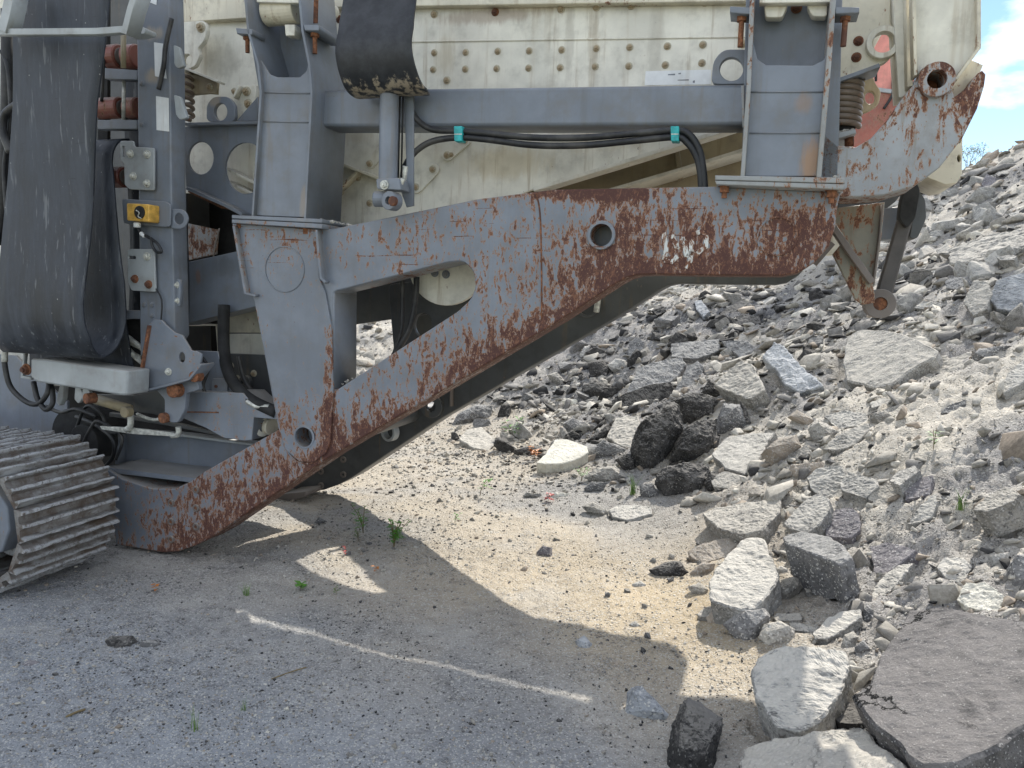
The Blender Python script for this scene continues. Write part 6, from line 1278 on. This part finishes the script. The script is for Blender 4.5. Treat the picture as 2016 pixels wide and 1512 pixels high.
def bush(px, py, Yd, h, n, label):
    p = dp(px, py, Yd); root = bpy.data.objects.new('bush', None); C.objects.link(root); root.location = p; tag(root, label, 'bush')
    tb_, lb_ = bmesh.new(), bmesh.new()
    def branch(b, d, ln, w, lvl):
        e = b+d*ln
        for u_ in (Vector((1, 0, 0)), Vector((0, 1, 0))): tb_.faces.new([tb_.verts.new(b-u_*w), tb_.verts.new(b+u_*w), tb_.verts.new(e+u_*w*.6), tb_.verts.new(e-u_*w*.6)])
        if lvl == 0:
            for k in range(n):
                q = b+(e-b)*random.uniform(.2, 1)+Vector((random.gauss(0, ln*.2), random.gauss(0, ln*.2), random.gauss(0, ln*.2))); a = random.uniform(0, 6.28); leaf_face(lb_, q, Vector((math.cos(a), math.sin(a), random.uniform(-.5, .5))).normalized(), Vector((0, 0, 1)), h*.05, h*.014)
            return
        for k in range(3): branch(e, (d+Vector((random.gauss(0, .5), random.gauss(0, .5), random.gauss(.1, .35)))).normalized(), ln*.72, w*.6, lvl-1)
    for k in range(4): branch(Vector((random.gauss(0, .1), random.gauss(0, .1), -.3)), Vector((random.gauss(0, .4), random.gauss(0, .3), 1)).normalized(), h*.38, h*.012, 3)
    from_bm('branches', tb_, LM['stem'], root); from_bm('foliage', lb_, LM['bush'], root)
bush(1910, 345, 17, 1.0, 5, 'thin leafy bush standing beyond the crest of the heap')
bush(1830, 352, 18, .9, 9, 'green bush just visible between the machine and the heap')
# twigs
for (a, b, lab) in (((1300, 1268+0), (1340, 1240), 'x'),):
    pass
def twig(p0, p1, r, label, mat='stem'):
    a, b = at_ground(*p0), at_ground(*p1); mid = (a+b)/2+Vector((0, 0, .008)); o = tube('twig', [a+Vector((0, 0, .006)), mid, b+Vector((0, 0, .006))], r, LM['stem'], None, 6); tag(o, label, 'twig')
twig((535, 1340), (603, 1321), .0022, 'thin dark twig lying in the shaded gravel')
twig((130, 1415), (168, 1405), .004, 'short pale stick at the lower left of the shaded gravel')
# ------------------------------------------------------------------ red machine beyond
rm = bpy.data.objects.new('red_machine', None); C.objects.link(rm); rm.location = mach.location; rm.rotation_euler = mach.rotation_euler
tag(rm, 'red machine panel seen through the gap beside the cream eye plate', 'machine')
rv = 11.0
plate('red_panel', [(1690, -20), (1800, -20), (1800, 184), (1722, 174), (1690, 160)], rv, .5, M['red'], rm)
plate('lower_red_panel', [(1680, 176), (1800, 187), (1800, 300), (1680, 300)], rv-.05, .6, M['redr'], rm)
strip('pale_trim', [(1690, 168), (1722, 175), (1800, 186)], .06, rv-.09, rv, M['lgrey'], rm)
plate('slot', rnd([(1722, 142), (1727, 142), (1727, 160), (1722, 160)], 2), rv-.01, .02, M['dark'], rm)
tube('loose_wire', [LV(1762, 100, rv-.03), LV(1768, 130, rv-.03), LV(1758, 160, rv-.03), LV(1757, 186, rv-.1), LV(1740, 214, rv-.1)], .022, M['hose'], rm, 6)
